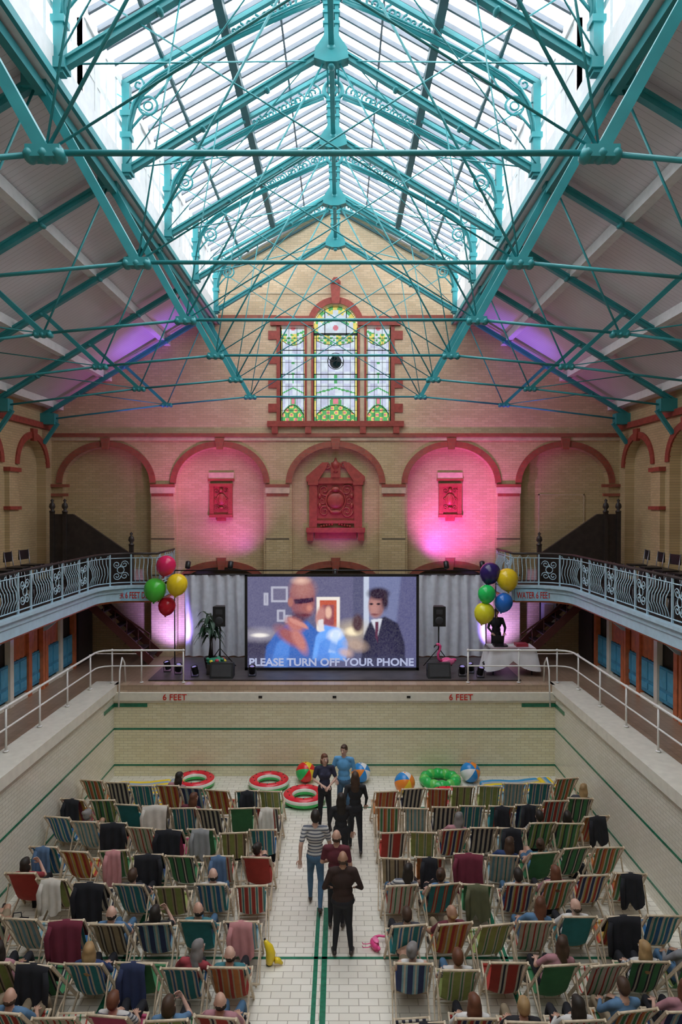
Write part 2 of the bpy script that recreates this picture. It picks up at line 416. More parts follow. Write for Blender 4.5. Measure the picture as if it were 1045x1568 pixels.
# stained glass window
G = [glass('leaded_glass_pale', (.125,.138,.15)), glass('leaded_glass_green', (.018,.075,.025)), glass('leaded_glass_yellow', (.15,.125,.03)),
     glass('leaded_glass_pink', (.13,.04,.05)), glass('leaded_glass_blue', (.015,.045,.10)), M['black'], glass('leaded_glass_lilac', (.105,.11,.14))]
mb = MB(); gy = WY+.25
def gquad(x0,x1,z0,z1,m,y=0): mb.add([(x0,gy+y,z0),(x1,gy+y,z0),(x1,gy+y,z1),(x0,gy+y,z1)], [(0,1,2,3)], m)
def quarry_col(cx, hw, x, z):
    u = (x-cx)/hw; ax = abs(u)
    if ax > .88: return 2 if int((z-10.3)/.18) % 4 else 1
    top = 13.2
    f = 10.3+.42*(1-u*u)+.15
    if z < f:
        k = math.sin(x*23+1)*math.cos(z*21+cx)
        return 1 if k > -.15 else (2 if k > -.6 else 3)
    if abs(z-f) < .05: return 1
    if z < f+.22 and ax < .25: return 3 if ax < .1 else 1
    if abs(z-(11.45-.2*ax)) < .03: return 1
    if z > top+.06:
        r = math.hypot(x-cx, z-13.45)
        if r > .60: return 1 if int(math.degrees(math.atan2(z-13.45,x-cx))/14) % 2 else 2
        if r > .47: return 2 if int(math.degrees(math.atan2(z-13.45,x-cx))/20) % 2 else 0
        return 3 if r < .10 else (1 if abs(z-13.75+.4*abs(x)) < .04 else 0)
    s = 13.05-.20*math.cos(u*pi/2)
    if z > s: return 1 if math.sin(x*31)*math.sin(z*37) > .1 else (2 if math.sin(x*17) > 0 else 0)
    if abs(u) < .07 and 11.6 < z < 11.9: return 1
    if cx != 0 and abs(u) < .12 and 11.6 < z < 12.6: return 1 if int(z/.09) % 4 == 0 else 0
    return 6 if (int((x-cx+5)/.25)+int(z/.4)) % 2 else 0
def sheet(cx, hw, z0, ztopf):
    st = .036; nx = int(round(2*hw/st)); sx_ = 2*hw/nx
    for i in range(nx):
        xa = cx-hw+i*sx_; xb = xa+sx_; zt = ztopf((xa+xb)/2); z = z0
        while z < zt-1e-3:
            zb2 = min(z+st, zt); gquad(xa,xb,z,zb2,quarry_col(cx,hw,(xa+xb)/2,(z+zb2)/2),.02); z = zb2
sheet(0,.73,10.3,arch(0,.73,13.45,.73)); sheet(-1.425,.405,10.3,const(13.45)); sheet(1.425,.405,10.3,const(13.45))
for x in (-.49,-.25,.25,.49): mb.box(x-.007,x+.007,gy-.01,gy+.012,10.3,13.2,5)
for x in (-.36,.36): mb.box(x-.014,x+.014,gy-.02,gy+.012,13.2,13.45+math.sqrt(.53-x*x),5)
for s in (-1,1):
    for q in (-.135,.135): x = s*1.425+q; mb.box(x-.006,x+.006,gy-.01,gy+.012,10.3,13.45,5)
for k in range(1,8):
    z = 10.3+k*.4; t = .028 if k % 2 == 0 else .012
    mb.box(-.73,.73,gy-.01,gy+.012,z-t/2,z+t/2,5)
    for s in (-1,1): a, b = sorted((s*1.02,s*1.83)); mb.box(a,b,gy-.01,gy+.012,z-t/2,z+t/2,5)
mb.box(-.73,.73,gy-.02,gy+.02,13.2,13.27,5)
for cx, hw in ((0,.73),(-1.425,.405),(1.425,.405)):
    for s in (-1,1): mb.box(cx+s*hw*.88-.01,cx+s*hw*.88+.01,gy-.02,gy,10.3,13.2,5); mb.box(cx+s*hw-.02,cx+s*hw+.02,gy-.02,gy,10.3,13.45,5)
    mb.tube([(cx+hw*u,gy-.02,10.45+.42*(1-u*u)) for u in (-.85,-.6,-.3,0,.3,.6,.85)],.012,4,5)
    mb.tube([(cx+hw*u,gy-.02,13.05-.20*math.cos(u*pi/2)) for u in (-.85,-.5,0,.5,.85)],.01,4,5)
def gd(cx,cz,rx,rz,m,y,n=16): mb.add([(cx+rx*math.cos(2*pi*i/n),gy+y,cz+rz*math.sin(2*pi*i/n)) for i in range(n)], [tuple(range(n))], m)
gd(0,12.3,.2,.22,5,-.02); gd(.03,12.24,.13,.1,4,-.024,10); gd(-.04,12.42,.09,.06,4,-.026,8)
mb.torus((0,gy-.03,12.33),.27,.012,5,22,4,Matrix.Rotation(pi/2,3,'X'))
mb.tube(spiral(.1,12.2,.16,0,.8,12,gy-.03),.014,4,5); mb.tube(spiral(-.1,12.45,.14,pi,.8,12,gy-.03),.014,4,5)
mb.obj('window_1', G)
# terracotta plaques
def relief(mb, cx, z0, w, h, y, big):
    mb.box(cx-w/2,cx+w/2,y-.06,y,z0,z0+h,0)
    t = .09 if big else .07
    for s in (-1,1):
        mb.box(cx+s*(w/2)-t,cx+s*(w/2)+t,y-.13,y,z0,z0+h,0)
    mb.box(cx-w/2-.08,cx+w/2+.08,y-.16,y,z0+h-.1,z0+h,0); mb.box(cx-w/2-.08,cx+w/2+.08,y-.16,y,z0-.08,z0+.02,0)
    mb.ell((cx,y-.08,z0+h*.5),(w*.2,.07,h*.2),0,14,8)
    mb.torus((cx,y-.09,z0+h*.5),w*.22,.03,0,18,6,Matrix.Rotation(pi/2,3,'X') @ Matrix.Diagonal((1,1.2,1)))
    for s in (-1,1):
        for q in (-1,1):
            mb.tube(spiral(cx+s*w*.25,z0+h*(.5+q*.26),w*.14,0,1.4,14,y-.08,s*q),.03 if big else .013,5,0)
            if big: mb.ell((cx+s*w*.36,y-.09,z0+h*(.5+q*.12)),(.06,.05,.09),0,8,6)
        mb.tube(spiral(cx+s*w*.3,z0+h*.5,w*.1,pi/2,1.3,12,y-.08,s),.02,5,0)
    mb.ell((cx,y-.1,z0+h*.78),(w*.1,.07,h*.07),0,10,6); mb.ell((cx,y-.1,z0+h*.22),(w*.14,.06,h*.05),0,10,6)
mb = MB(); y = WY+.3
relief(mb,0,7.0,1.5,1.35,y,True)
for s in (-1,1):
    mb.box(s*.75-.13,s*.75+.13,y-.2,y,6.75,8.3,0); mb.box(s*.75-.17,s*.75+.17,y-.24,y,8.2,8.32,0)
    mb.box(s*.85-.1,s*.85+.1,y-.2,y,6.35,6.65,0)
    mb.prism([(s*.98,8.32),(s*.98,8.48),(s*.45,8.95),(s*.25,8.95),(s*.3,8.78),(s*.6,8.32)],PX,y-.2,y,0)
    mb.tube(spiral(s*.28,8.86,.13,0,1.3,14,y-.12,s),.035,5,0)
    for k in range(5): mb.ell((s*(.12+.09*k),y-.1,6.9-.02*k),(.045,.05,.05),0,8,5)
mb.box(-.98,.98,y-.26,y,6.62,6.78,0); mb.box(-.7,.7,y-.1,y,6.42,6.62,0)
mb.box(-.6,.6,y-.12,y,8.32,8.45,0); mb.box(-.16,.16,y-.15,y,8.45,8.95,0)
mb.lathe([(.02,0),(.1,.03),(.05,.1),(.13,.2),(.15,.32),(.06,.4),(.03,.5),(.001,.52)],(0,y-.1,8.6),12,0)
mb.obj('heraldic_relief', [M['terra']])
for c in (-3.83,3.83):
    mb = MB(); relief(mb,c,7.2,.62,1.05,y,False)
    mb.box(c-.42,c+.42,y-.06,y,8.42,8.62,1); mb.box(c-.44,c+.44,y-.08,y,8.34,8.42,0); mb.box(c-.15,c+.15,y-.08,y,7.0,7.14,0)
    mb.obj('terracotta_plaque', [M['terra'],M['stone']])
# side walls
for sgn, nm in ((-1,'left'),(1,'right')):
    P = lambda u, w, d, s=sgn: (s*(WX+d), u, w)
    ops = [(c-.95,c+.95,const(5.05),arch(c,.95,8.75,.85)) for c in [21.2-3*k for k in range(9)]]
    mb = MB()
    wall_panel(mb,Y0,WY+.6,DECK-.2,lambda u,m: 10.9,ops,P,0,.3,0,0)
    mb.add([P(Y0,DECK-.2,.3),P(WY+.6,DECK-.2,.3),P(WY+.6,10.9,.3),P(Y0,10.9,.3)], [(0,1,2,3)], 0)
    for o in [21.2-3*k for k in range(9)]:
        ring(mb,o,.95,8.75,.85,.2,P,-.05,.02,1)
        for q in (-1.5,):
            yc = o+q
            mb.box(*sorted((sgn*(WX-.14),sgn*WX)),yc-.28,yc+.28,5.05,8.5,0)
            mb.box(*sorted((sgn*(WX-.2),sgn*WX)),yc-.34,yc+.34,8.5,8.62,1)
            mb.box(*sorted((sgn*(WX-.2),sgn*WX)),yc-.34,yc+.34,7.4,7.5,1)
    mb.box(*sorted((sgn*(WX-.1),sgn*WX)),Y0,WY,9.98,10.16,1)
    mb.obj('wall_'+nm, [M['brick_y'],M['terra']])
mb = MB(); mb.box(-WX,WX,Y0-.3,Y0,-.2,10.9,0)
mb.prism([(-WX,10.9),(WX,10.9),(4,zl(4)),(4,zsk(4)),(0,zsk(0)),(-4,zsk(4)),(-4,zl(4))],PX,Y0-.3,Y0,0)
mb.obj('wall_near', [M['brick_x']])
mb = MB(); mb.box(-WX+.25,WX-.25,Y0+.01,-.9,4.8,5.05,0); mb.obj('balcony_near', [M['dark']])
# ================================================================== ROOF
mb = MB()
for s in (-1,1):
    pts = [(s*4.0,zl(4)),(s*(WX+.35),zl(WX+.35))]
    a, b = pts
    vs = [(a[0],Y0-.3,a[1]),(b[0],Y0-.3,b[1]),(b[0],WY+.7,b[1]),(a[0],WY+.7,a[1])]
    vs2 = [(x,yy,z+.15) for x,yy,z in vs]
    mb.add(vs+vs2, [(0,1,2,3),(4,5,6,7),(0,1,5,4),(1,2,6,5),(2,3,7,6),(3,0,4,7)], 0)
mb.obj('ceiling', [M['lining']])
mb = MB()
for s in (-1,1):
    for x in (5.55,7.5,9.1):
        mb.beam((s*x,Y0,zl(x)-.1),(s*x,WY,zl(x)-.1),.2,.22,0)
    mb.box(*sorted((s*3.88,s*4.06)),Y0,WY,zr(4)-.12,zr(4)+.38,0)
    mb.box(*sorted((s*3.82,s*3.88)),Y0,WY,zr(4)-.16,zr(4)-.04,1)
    mb.box(*sorted((s*3.9,s*4.1)),Y0,WY,zsk(4)-.16,zsk(4)+.06,0)
    yy = Y0
    while yy < WY:
        mb.box(*sorted((s*3.92,s*4.04)),yy-.05,yy+.05,zr(4)+.3,zsk(4),0); yy += .5
    yy = Y0+1.2
    while yy < WY-1:
        mb.box(*sorted((s*3.94,s*4.03)),yy-.4,yy+.4,zr(4)+.3,zsk(4),0); yy += 3.03
    mb.box(*sorted((s*3.93,s*4.03)),Y0,WY,14.58,14.70,0)
mb.obj('clerestory_frame', [M['white'],M['teal']])
mb = MB()
for s in (-1,1):
    mb.add([(s*4,Y0,zr(4)+.3),(s*4,WY,zr(4)+.3),(s*4,WY,zsk(4)),(s*4,Y0,zsk(4))], [(0,1,2,3)], 0)
    mb.add([(0,Y0,zsk(0)+.06),(0,WY,zsk(0)+.06),(s*4.1,WY,zsk(4.1)+.06),(s*4.1,Y0,zsk(4.1)+.06)], [(0,1,2,3)], 0)
mb.obj('skylight_glazing', [M['clear']])
mb = MB()
for s in (-1,1):
    yy = Y0+.2
    while yy < WY:
        mb.beam((0,yy,zsk(0)),(s*4.1,yy,zsk(4.1)),.055,.09,0); yy += .43
    mb.beam((s*2.0,Y0,zsk(2)-.1),(s*2.0,WY,zsk(2)-.1),.16,.2,1)
    mb.beam((s*3.15,Y0,zsk(3.15)-.06),(s*3.15,WY,zsk(3.15)-.06),.06,.08,1)
    mb.beam((s*1.0,Y0,zsk(1)-.04),(s*1.0,WY,zsk(1)-.04),.04,.05,0)
mb.box(-.07,.07,Y0,WY,zsk(0)-.3,zsk(0)+.05,1)
for s in (-1,1): mb.box(*sorted((s*.1,s*.14)),Y0,WY,zsk(0)-.5,zsk(0)-.42,2)
mb.obj('skylight_bars', [M['greyw'],M['tealdark'],M['teal']])
mb = MB()
for s in (-1,1):
    mb.beam((0,WY-.06,zsk(0)-.22),(s*4,WY-.06,zsk(4)-.22),.12,.2,0,up=(0,1,0))
    mb.beam((0,WY-.03,zsk(0)-.45),(s*4,WY-.03,zsk(4)-.45),.06,.06,1,up=(0,1,0))
mb.obj('trim_4', [M['white'],M['tealdark']])
# trusses
mb = MB()
def bm(a, b, w, h, m=0): mb.beam((a[0],0,a[1]),(b[0],0,b[1]),w,h,m,up=(0,1,0))
def rod(a, b, r): mb.tube([(a[0],0,a[1]),(b[0],0,b[1])],r,5,0)
IN = (2.73,11.0); OU = (5.4,10.75); FT = (WX-.05,zr(WX))
RX = Matrix.Rotation(pi/2,3,'X')
for s in (-1,1):
    f = lambda p: (s*p[0], p[1])
    bm((0,zr(0)),f(FT),.11,.12); 
    for q in (-1,1): mb.beam((0,q*.07,zr(0)+.05),(s*FT[0],q*.07,FT[1]+.05),.04,.05,0,up=(0,1,0))
    bm(f((4.15,zr(4.15))),f(IN),.12,.13); bm(f((6.75,zr(6.75))),f(OU),.09,.11)
    rod(f(IN),f(OU),.03); rod(f(OU),f((FT[0],FT[1]-.15)),.03)
    rod(f(IN),(0,zr(0)),.02); rod(f(OU),f((4.15,zr(4.15))),.02); rod(f(IN),f((2.1,zr(2.1))),.014)
    rod((-s*IN[0],IN[1]),f((4.0,15.2)),.014); rod(f(OU),f((8.2,zr(8.2))),.014)
    for (x,z), k in ((IN,.85),(OU,.75)):
        mb.box(s*x-.2*k,s*x+.2*k,-.08,.08,z-.08*k,z+.06*k,0)
        for q in (-.17,0,.17): mb.ell((s*x+q*k,0,z-.03),(.08*k,.11,.085*k),0,8,6)
    for x in (1.2,2.4,4.15,5.4,6.75,8.2):
        mb.ell((s*x,0,zr(x)-.06),(.06,.11,.05),0,8,5)
    mb.box(s*3.82-.07,s*3.82+.07,-.08,.08,zr(4),zsk(4)-.1,0)
    mb.box(s*3.82-.11,s*3.82+.11,-.12,.12,zr(4)+.05,zr(4)+.2,0); mb.box(s*3.82-.10,s*3.82+.10,-.11,.11,14.35,14.45,0); mb.box(s*3.82-.10,s*3.82+.10,-.11,.11,14.75,14.85,0)
    mb.box(s*4.15-.18,s*4.15+.18,-.12,.12,zr(4.15)-.12,zr(4.15)+.1,0)
    # curved brace and arched rib
    rib = [(3.78,14.35),(3.76,14.65),(3.68,14.95),(3.52,15.22),(3.25,15.45),(2.9,15.66),(2.4,15.93),(1.8,16.24),(1.2,16.52),(.7,16.75),(.22,16.93)]
    mb.tube([(s*x,0,z) for x,z in rib],.052,6,0); mb.tube([(s*x,.08,z+.03) for x,z in rib],.028,4,0); mb.tube([(s*x,-.08,z+.03) for x,z in rib],.028,4,0)
    bm((0,zsk(0)-.14),f((3.9,zsk(3.9)-.14)),.08,.10)
    mb.torus((s*3.42,0,14.98),.17,.026,0,16,5,RX); mb.torus((s*3.42,0,14.98),.08,.02,0,12,5,RX)
    mb.tube([(s*3.78,0,14.5),(s*3.6,0,14.72),(s*3.5,0,14.82)],.024,5,0); mb.tube([(s*3.3,0,15.1),(s*3.1,0,15.35),(s*2.95,0,15.6)],.022,5,0)
    for x,r in ((.46,.19),(.80,.17),(1.12,.15),(1.42,.12),(1.7,.1)):
        zc = (zsk(x)-.14+17.0-.44*x)/2-.02
        mb.tube(spiral(s*x,zc,r,pi/2,1.3,14,0,s),.026,4,0); mb.tube(spiral(s*(x+.12),zc-.04,r*.6,-pi/2,1.1,10,0,-s),.022,4,0)
    mb.tube(spiral(s*3.6,15.38,.12,pi/2,1.2,12,0,s),.022,4,0)
    mb.box(*sorted((s*(WX-.45),s*WX)),-.16,.16,zr(WX)-.3,zr(WX)+.05,0)
    mb.beam((s*(WX-.05),0,zr(WX)-.9),(s*(WX-.5),0,zr(WX)-.25),.12,.1,0)
    bm((s*.1,zr(0)),(s*.1,16.9),.07,.07)
mb.tube([(-IN[0],0,IN[1]),(IN[0],0,IN[1])],.03,6,0)
mb.torus((0,0,17.1),.21,.055,0,20,6,RX); mb.torus((0,0,17.1),.09,.035,0,14,6,RX)
mb.prism([(-.32,15.80),(-.1,15.73),(.1,15.73),(.32,15.80),(.3,15.98),(.15,16.2),(.1,16.36),(-.1,16.36),(-.15,16.2),(-.3,15.98)],PX,-.12,.12,0)
mb.ell((0,0,16.0),(.14,.15,.1),0,12,6); mb.ell((0,0,15.7),(.07,.1,.05),0,10,6)
for z in (16.5,16.7,16.85): mb.box(-.16,.16,-.06,.06,z-.025,z+.025,0)
tr = mb.mesh('roof_truss', [M['teal']])
for k in range(9): place('roof_truss', tr, (0,21.9-3.03*k,0))
mb = MB()
for k in range(7):
    ya = 21.9-3.03*k; yb = ya-3.03
    for s in (-1,1):
        mb.tube([(s*.4,ya,zr(.4)),(s*3.9,yb,zr(3.9)+.1)],.015,4,0); mb.tube([(s*3.9,ya,zr(3.9)+.1),(s*.4,yb,zr(.4))],.015,4,0)
for s in (-1,1): mb.beam((s*4.05,Y0,zr(4.05)-.22),(s*4.05,WY,zr(4.05)-.22),.12,.14,0)
mb.box(-.05,.05,Y0,WY,zr(0)-.02,zr(0)+.08,0)
mb.obj('roof_bracing', [M['teal']])
# ================================================================== BALCONIES
BX = 6.95; BY = 20.5; EX = 5.35
def bal_path(s, off=0.0):
    r = 1.0
    x = BX-off; ye = BY-off
    pts = [(s*x,Y0+.2),(s*x, ye-r)]
    for i in range(1,9):
        a = pi/2*i/8
        pts.append((s*(x-r+r*math.cos(a)), ye-r+r*math.sin(a)))
    pts.append((s*EX, ye)); pts.append((s*EX, WY-.01))
    return pts
def resample(pts, step):
    out = []; acc = 0
    for a, b in zip(pts, pts[1:]):
        a = V(a); b = V(b); L = (b-a).length; d = (b-a)/L
        t = (step-acc) if acc > 0 else 0
        while t < L:
            p = a+d*t; out.append((p.x,p.y,d.x,d.y)); t += step
        acc = L-(t-step)
    return out
for s, nm in ((-1,'left'),(1,'right')):
    mb = MB(); path = bal_path(s)
    poly = path+[(s*(WX-.01),WY-.01),(s*(WX-.01),Y0+.2)]
    mb.prism(poly, lambda u,w,d: (u,w,d), 4.86, 5.05, 1)
    for off, z0, z1, m in ((.06,4.92,5.14,0),(.13,5.06,5.14,0),(.03,4.68,4.95,0),(-.08,4.6,4.7,2)):
        p2 = [(x,y) for x,y in bal_path(s,off)]
        for a, b in zip(p2, p2[1:]):
            mb.beam((a[0],a[1],(z0+z1)/2),(b[0],b[1],(z0+z1)/2),.08,z1-z0,m)
    yy = 18.5
    while yy > Y0:
        mb.prism([(s*BX,4.68),(s*(BX+.9),4.68),(s*(BX+1.0),4.1),(s*(BX+.85),4.15),(s*(BX+.45),4.5)], PX, yy-.04, yy+.04, 0); yy -= 3.03
    yy = 18.5
    while yy > Y0:
        mb.box(s*(BX+1.0)-.06,s*(BX+1.0)+.06,yy-.06,yy+.06,DECK,4.86,2); yy -= 3.03
    mb.obj('balcony_'+nm, [M['lblue'],M['dark'],M['redframe']])
    mb = MB(); pp = bal_path(s, .04)
    for z, r, m in ((6.08,.035,1),(5.95,.014,0),(5.22,.016,0)):
        mb.tube([(x,y,z) for x,y in pp], r, 5, m)
    i = 0
    for (x,y,dx,dy) in resample(pp,.125):
        nx, ny = (s*-1*abs(dy), -abs(dx))
        g = i % 14
        if g in (5,6,7,8):
            if g == 6:
                for q in (-1,1):
                    for zc in (5.42,5.76):
                        pts = [(x+dx*(px-0),y+dy*(px-0),pz) for px,_,pz in spiral(.07+q*.11,zc,.12,0,1.5,14,0,q)]
                        mb.tube(pts,.013,4,0)
                mb.torus((x+dx*.07,y+dy*.07,5.6),.1,.014,0,12,4,Matrix.Rotation(math.atan2(dy,dx),3,'Z') @ Matrix.Rotation(pi/2,3,'X'))
        elif g in (4,9):
            mb.box(x-.02,x+.02,y-.02,y+.02,5.14,6.08,0)
        else:
            prof = [(0,5.22),(.03,5.35),(.09,5.5),(.07,5.66),(.0,5.8),(-.01,5.95)]
            mb.tube([(x+nx*o,y+ny*o,z) for o,z in prof],.012,4,0)
            if g % 2: mb.tube([(x,y,5.95),(x+dx*.06,y+dy*.06,6.02),(x+dx*.125,y+dy*.125,5.95)],.009,4,0)
        i += 1
    mb.obj('balcony_railing', [M['lblue'],M['dark']])
    mb = MB()
    mb.box(*sorted((s*8.1,s*(WX-.22))),Y0+.3,19.6,5.055,5.42,0); mb.box(*sorted((s*8.75,s*(WX-.22))),Y0+.3,19.6,5.42,5.8,0)
    for k in range(16): mb.box(*sorted((s*8.08,s*8.12)),Y0+.5+k*1.5,Y0+.56+k*1.5,5.055,5.42,1)
    mb.obj('seating_tier', [M['dark'],M['wood']])
    mb = MB()
    mb.prism([(s*8.9,5.05),(s*8.9,7.25),(s*8.3,7.25),(s*6.5,6.0),(s*6.5,5.05)], PX, 21.55, 21.68, 0)
    for k in range(6): mb.box(*sorted((s*(6.7+k*.3),s*(7.0+k*.3))),21.68,22.4,5.05,5.25+k*.19,0)
    for x, zz in ((6.45,6.25),(8.95,7.3),(8.55,7.3)):
        mb.box(s*x-.06,s*x+.06,21.5,21.62,5.05,zz,0); mb.lathe([(.09,0),(.09,.05),(.04,.08),(.1,.17),(.08,.27),(.03,.32),(.055,.38),(.001,.44)],(s*x,21.56,zz),10,0)
    mb.obj('balcony_staircase', [M['dark']])
    mb = MB()
    for k in range(9):
        x = 5.85+k*.24; mb.box(*sorted((s*x,s*(x+.26))),21.3,22.3,DECK+k*.24+.16,DECK+k*.24+.2,0)
    mb.beam((s*5.75,21.27,DECK+.1),(s*8.0,21.27,DECK+2.2),.06,.24,1); mb.beam((s*5.75,22.33,DECK+.1),(s*8.0,22.33,DECK+2.2),.06,.24,1)
    mb.tube([(s*5.8,21.27,DECK+.95),(s*7.3,21.27,DECK+2.0)],.03,6,1)
    for k in range(5): x = 5.8+k*.36; mb.tube([(s*x,21.27,DECK+.2+k*.33),(s*x,21.27,DECK+.95+k*.25)],.015,5,1)
    mb.box(*sorted((s*8.0,s*8.1)),21.2,22.4,DECK,4.86,0)
    mb.obj('iron_staircase', [M['dark'],mat('maroon_stringer_'+nm,(.12,.03,.025),.5)])
    mb = MB(); x0 = 8.0
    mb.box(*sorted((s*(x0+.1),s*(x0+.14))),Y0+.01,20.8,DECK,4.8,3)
    mb.box(*sorted((s*(x0-.05),s*(x0+.12))),Y0+.01,20.8,4.45,4.62,1); mb.box(*sorted((s*(x0-.03),s*(x0+.1))),Y0+.01,20.8,DECK,DECK+.12,2)
    yy = 20.8; k = 0
    while yy > Y0+1:
        mb.box(*sorted((s*(x0-.06),s*(x0+.08))),yy-.09,yy+.09,DECK,4.5,4 if k % 3 == 1 else 1)
        mb.box(*sorted((s*(x0+.0),s*(x0+.05))),yy-.92,yy-.08,DECK+.2,3.6,0)
        for q in (0,1):
            mb.box(*sorted((s*(x0-.02),s*(x0+.0))),yy-.88+q*.4,yy-.54+q*.4,DECK+.3,3.0,5); mb.box(*sorted((s*(x0-.02),s*(x0+.0))),yy-.88+q*.4,yy-.54+q*.4,3.1,3.55,5)
        if k % 4: 
            pts = [(s*(x0+.02+.03*math.sin(j*1.9)), yy-.1-j*.8/12) for j in range(13)]
            vs = [(a,b,3.62) for a,b in pts]+[(a,b,4.45) for a,b in pts]
            mb.add(vs,[(j,j+1,14+j,13+j) for j in range(12)],1,True)
        yy -= 1.0; k += 1
    mb.obj('changing_cubicles', [M['bluedoor'],M['redframe'],M['cream'],M['darkroom'],M['cream'],mat('blue_panel_'+nm,(.08,.38,.58),.4)])
    mb = MB(); X = 6.6; ez = 4.25 if s < 0 else 3.75
    path = [(s*X,-3.0),(s*X,18.6)]+[(s*(X-.35+.35*math.cos(a)),18.75+.35*math.sin(a)) for a in (0,.5,1.0,1.57)]+[(s*ez,19.12)]
    for z, r in ((3.46,.027),(3.02,.02)): mb.tube([(x,y,z) for x,y in path],r,6,0)
    yy = 18.4
    while yy > -3:
        mb.tube([(s*X,yy,DECK),(s*X,yy,3.46)],.023,6,0); mb.ell((s*X,yy,3.46),(.04,.04,.04),0,8,6); mb.ell((s*X,yy,DECK+.02),(.06,.06,.02),0,8,4); yy -= 1.55
    for x in (X-.35,(X+ez)/2,ez):
        mb.tube([(s*x,19.12,DECK),(s*x,19.12,3.46)],.023,6,0); mb.ell((s*x,19.12,3.46),(.04,.04,.04),0,8,6); mb.ell((s*x,19.12,DECK+.02),(.06,.06,.02),0,8,4)
    mb.tube([(s*5.9,18.6,2.0),(s*5.9,18.7,3.0),(s*5.9,18.9,3.3),(s*5.9,19.12,3.1),(s*5.9,19.2,DECK)],.022,6,0)
    mb.obj('deck_handrail', [M['rail']])
    mb = MB(); xc = s*6.12
    mb.box(xc-.75,xc+.75,BY-.2,BY-.17,4.68,5.02,0)
    sg = mb.obj('depth_sign', [mat('sign_blue_'+nm,(.38,.68,.86),.4)])
    text_obj('WATER 6 FEET DEEP', 'lettering', 1.4, .2, M['redtxt'], (xc,BY-.206,4.85), sg, .01)
mb = MB()
for sx in (-.2,.2):
    mb.tube([(sx,-.2,0),(sx,-.22,.45),(sx,-.28,.88)],.014,5,0); mb.tube([(sx,.2,0),(sx,.18,.45)],.014,5,0)
mb.box(-.22,.22,-.22,.22,.43,.47,1)
mb.prism([(-.2,.6),(.2,.6),(.2,.86),(-.2,.86)],PX,-.30,-.27,1); mb.tube([(-.2,.2,.2),(.2,.2,.2)],.01,4,0)
bch = mb.mesh('balcony_chair', [mat('grey_metal',(.25,.25,.27),.3,.8),M['black']])
for s in (-1,1):
    for k in range(13):
        place('balcony_chair', bch, (s*(7.55+.1*random.random()),19.6-k*.72,5.05), s*pi/2+random.uniform(-.3,.3))
    for k in range(8): place('balcony_chair', bch, (s*8.42,19.0-k*.85,5.42), s*pi/2+random.uniform(-.2,.2))
# ================================================================== SCREEN & STAGE
SY = 20.5; ss = 51.0
def sx(x): return (x-522.5)/ss+CAMX
def sz(y): return CAMZ-(y-773)/ss
mb = MB()
x0, x1, z0, z1 = sx(376), sx(641), SZ, sz(880)
mb.box(x0,x1,SY,SY+.06,z0+.02,z1,0)
for a,b,c,d in ((x0-.02,x1+.02,z1-.04,z1+.02),(x0-.02,x1+.02,z0,z0+.08),(x0-.02,x0+.06,z0,z1),(x1-.06,x1+.02,z0,z1)): mb.box(a,b,SY-.05,SY+.06,c,d,0)
for q in (-1,1):
    mb.beam((q*2.2,SY+.06,z0),(q*2.2,SY+.06,z1),.05,.05,0); mb.beam((q*2.2,SY+.06,z1-.6),(q*2.2,SY+.9,z0),.04,.04,0)
scr = mb.obj('projection_screen', [M['black']])
NX, NZ = 320, 180
gx, gyy = np.meshgrid(np.linspace(379,638,NX), np.linspace(1028,883,NZ))
img = np.zeros((NZ,NX,3)); img[:] = (.13,.125,.22)
def blur(a, n):
    for _ in range(n):
        p = np.pad(a,1,mode='edge'); a = (p[:-2,1:-1]+p[2:,1:-1]+p[1:-1,:-2]+p[1:-1,2:]+2*p[1:-1,1:-1])/6
    return a
def blend(m, c, al=1.0):
    m = np.clip(m,0,1)[...,None]*al; img[:] = img*(1-m)+np.array(c)*m
def pol(pts, c, b=3, al=1.0):
    ins = np.zeros(gx.shape,bool); n = len(pts)
    for i in range(n):
        xa,ya = pts[i]; xb,yb = pts[(i+1)%n]
        if ya == yb: continue
        cnd = ((ya > gyy) != (yb > gyy)) & (gx < (xb-xa)*(gyy-ya)/(yb-ya)+xa); ins ^= cnd
    blend(blur(ins.astype(float),b),c,al)
def el(cx,cy,rx,ry,c,soft=.15,a=0,al=1.0):
    u = (gx-cx)*math.cos(a)+(gyy-cy)*math.sin(a); v = -(gx-cx)*math.sin(a)+(gyy-cy)*math.cos(a)
    k = np.sqrt((u/rx)**2+(v/ry)**2); blend((1+soft-k)/(2*soft),c,al)
pol([(379,1028),(379,960),(440,975),(480,1028)],(.06,.055,.10),14)
pol([(556,1030),(640,1030),(640,880),(556,880)],(.17,.19,.34),2)
pol([(600,1030),(640,1030),(640,880),(615,880)],(.11,.11,.22),12)
pol([(541,1030),(557,1030),(557,880),(541,880)],(.10,.10,.18),2)
pol([(557,1005),(565,1005),(565,882),(557,882)],(.50,.55,.68),1)
for (a,b,c,d) in ((415,898,441,922),(424,934,437,952),(404,908,411,927),(437,942,448,954)):
    pol([(a,d),(c,d),(c,b),(a,b)],(.42,.42,.52),1); pol([(a+3,d-3),(c-3,d-3),(c-3,b+3),(a+3,b+3)],(.16,.15,.24),1)
el(398,972,26,9,(.45,.42,.5),.6,0,.7); el(398,973,12,3,(.85,.8,.75),.4)
pol([(485,968),(521,968),(521,914),(485,914)],(.80,.74,.68),1); pol([(490,962),(516,962),(516,919),(490,919)],(.50,.10,.06),1)
pol([(494,958),(512,958),(512,926),(494,926)],(.28,.08,.10),2); el(503,938,5,9,(.75,.45,.35),.3)
el(541,966,22,14,(.55,.45,.32),.6,0,.8); el(541,967,11,6,(.95,.80,.55),.4)
pol([(403,1030),(408,990),(424,967),(442,955),(470,950),(492,972),(506,1030)],(.055,.14,.46),5)
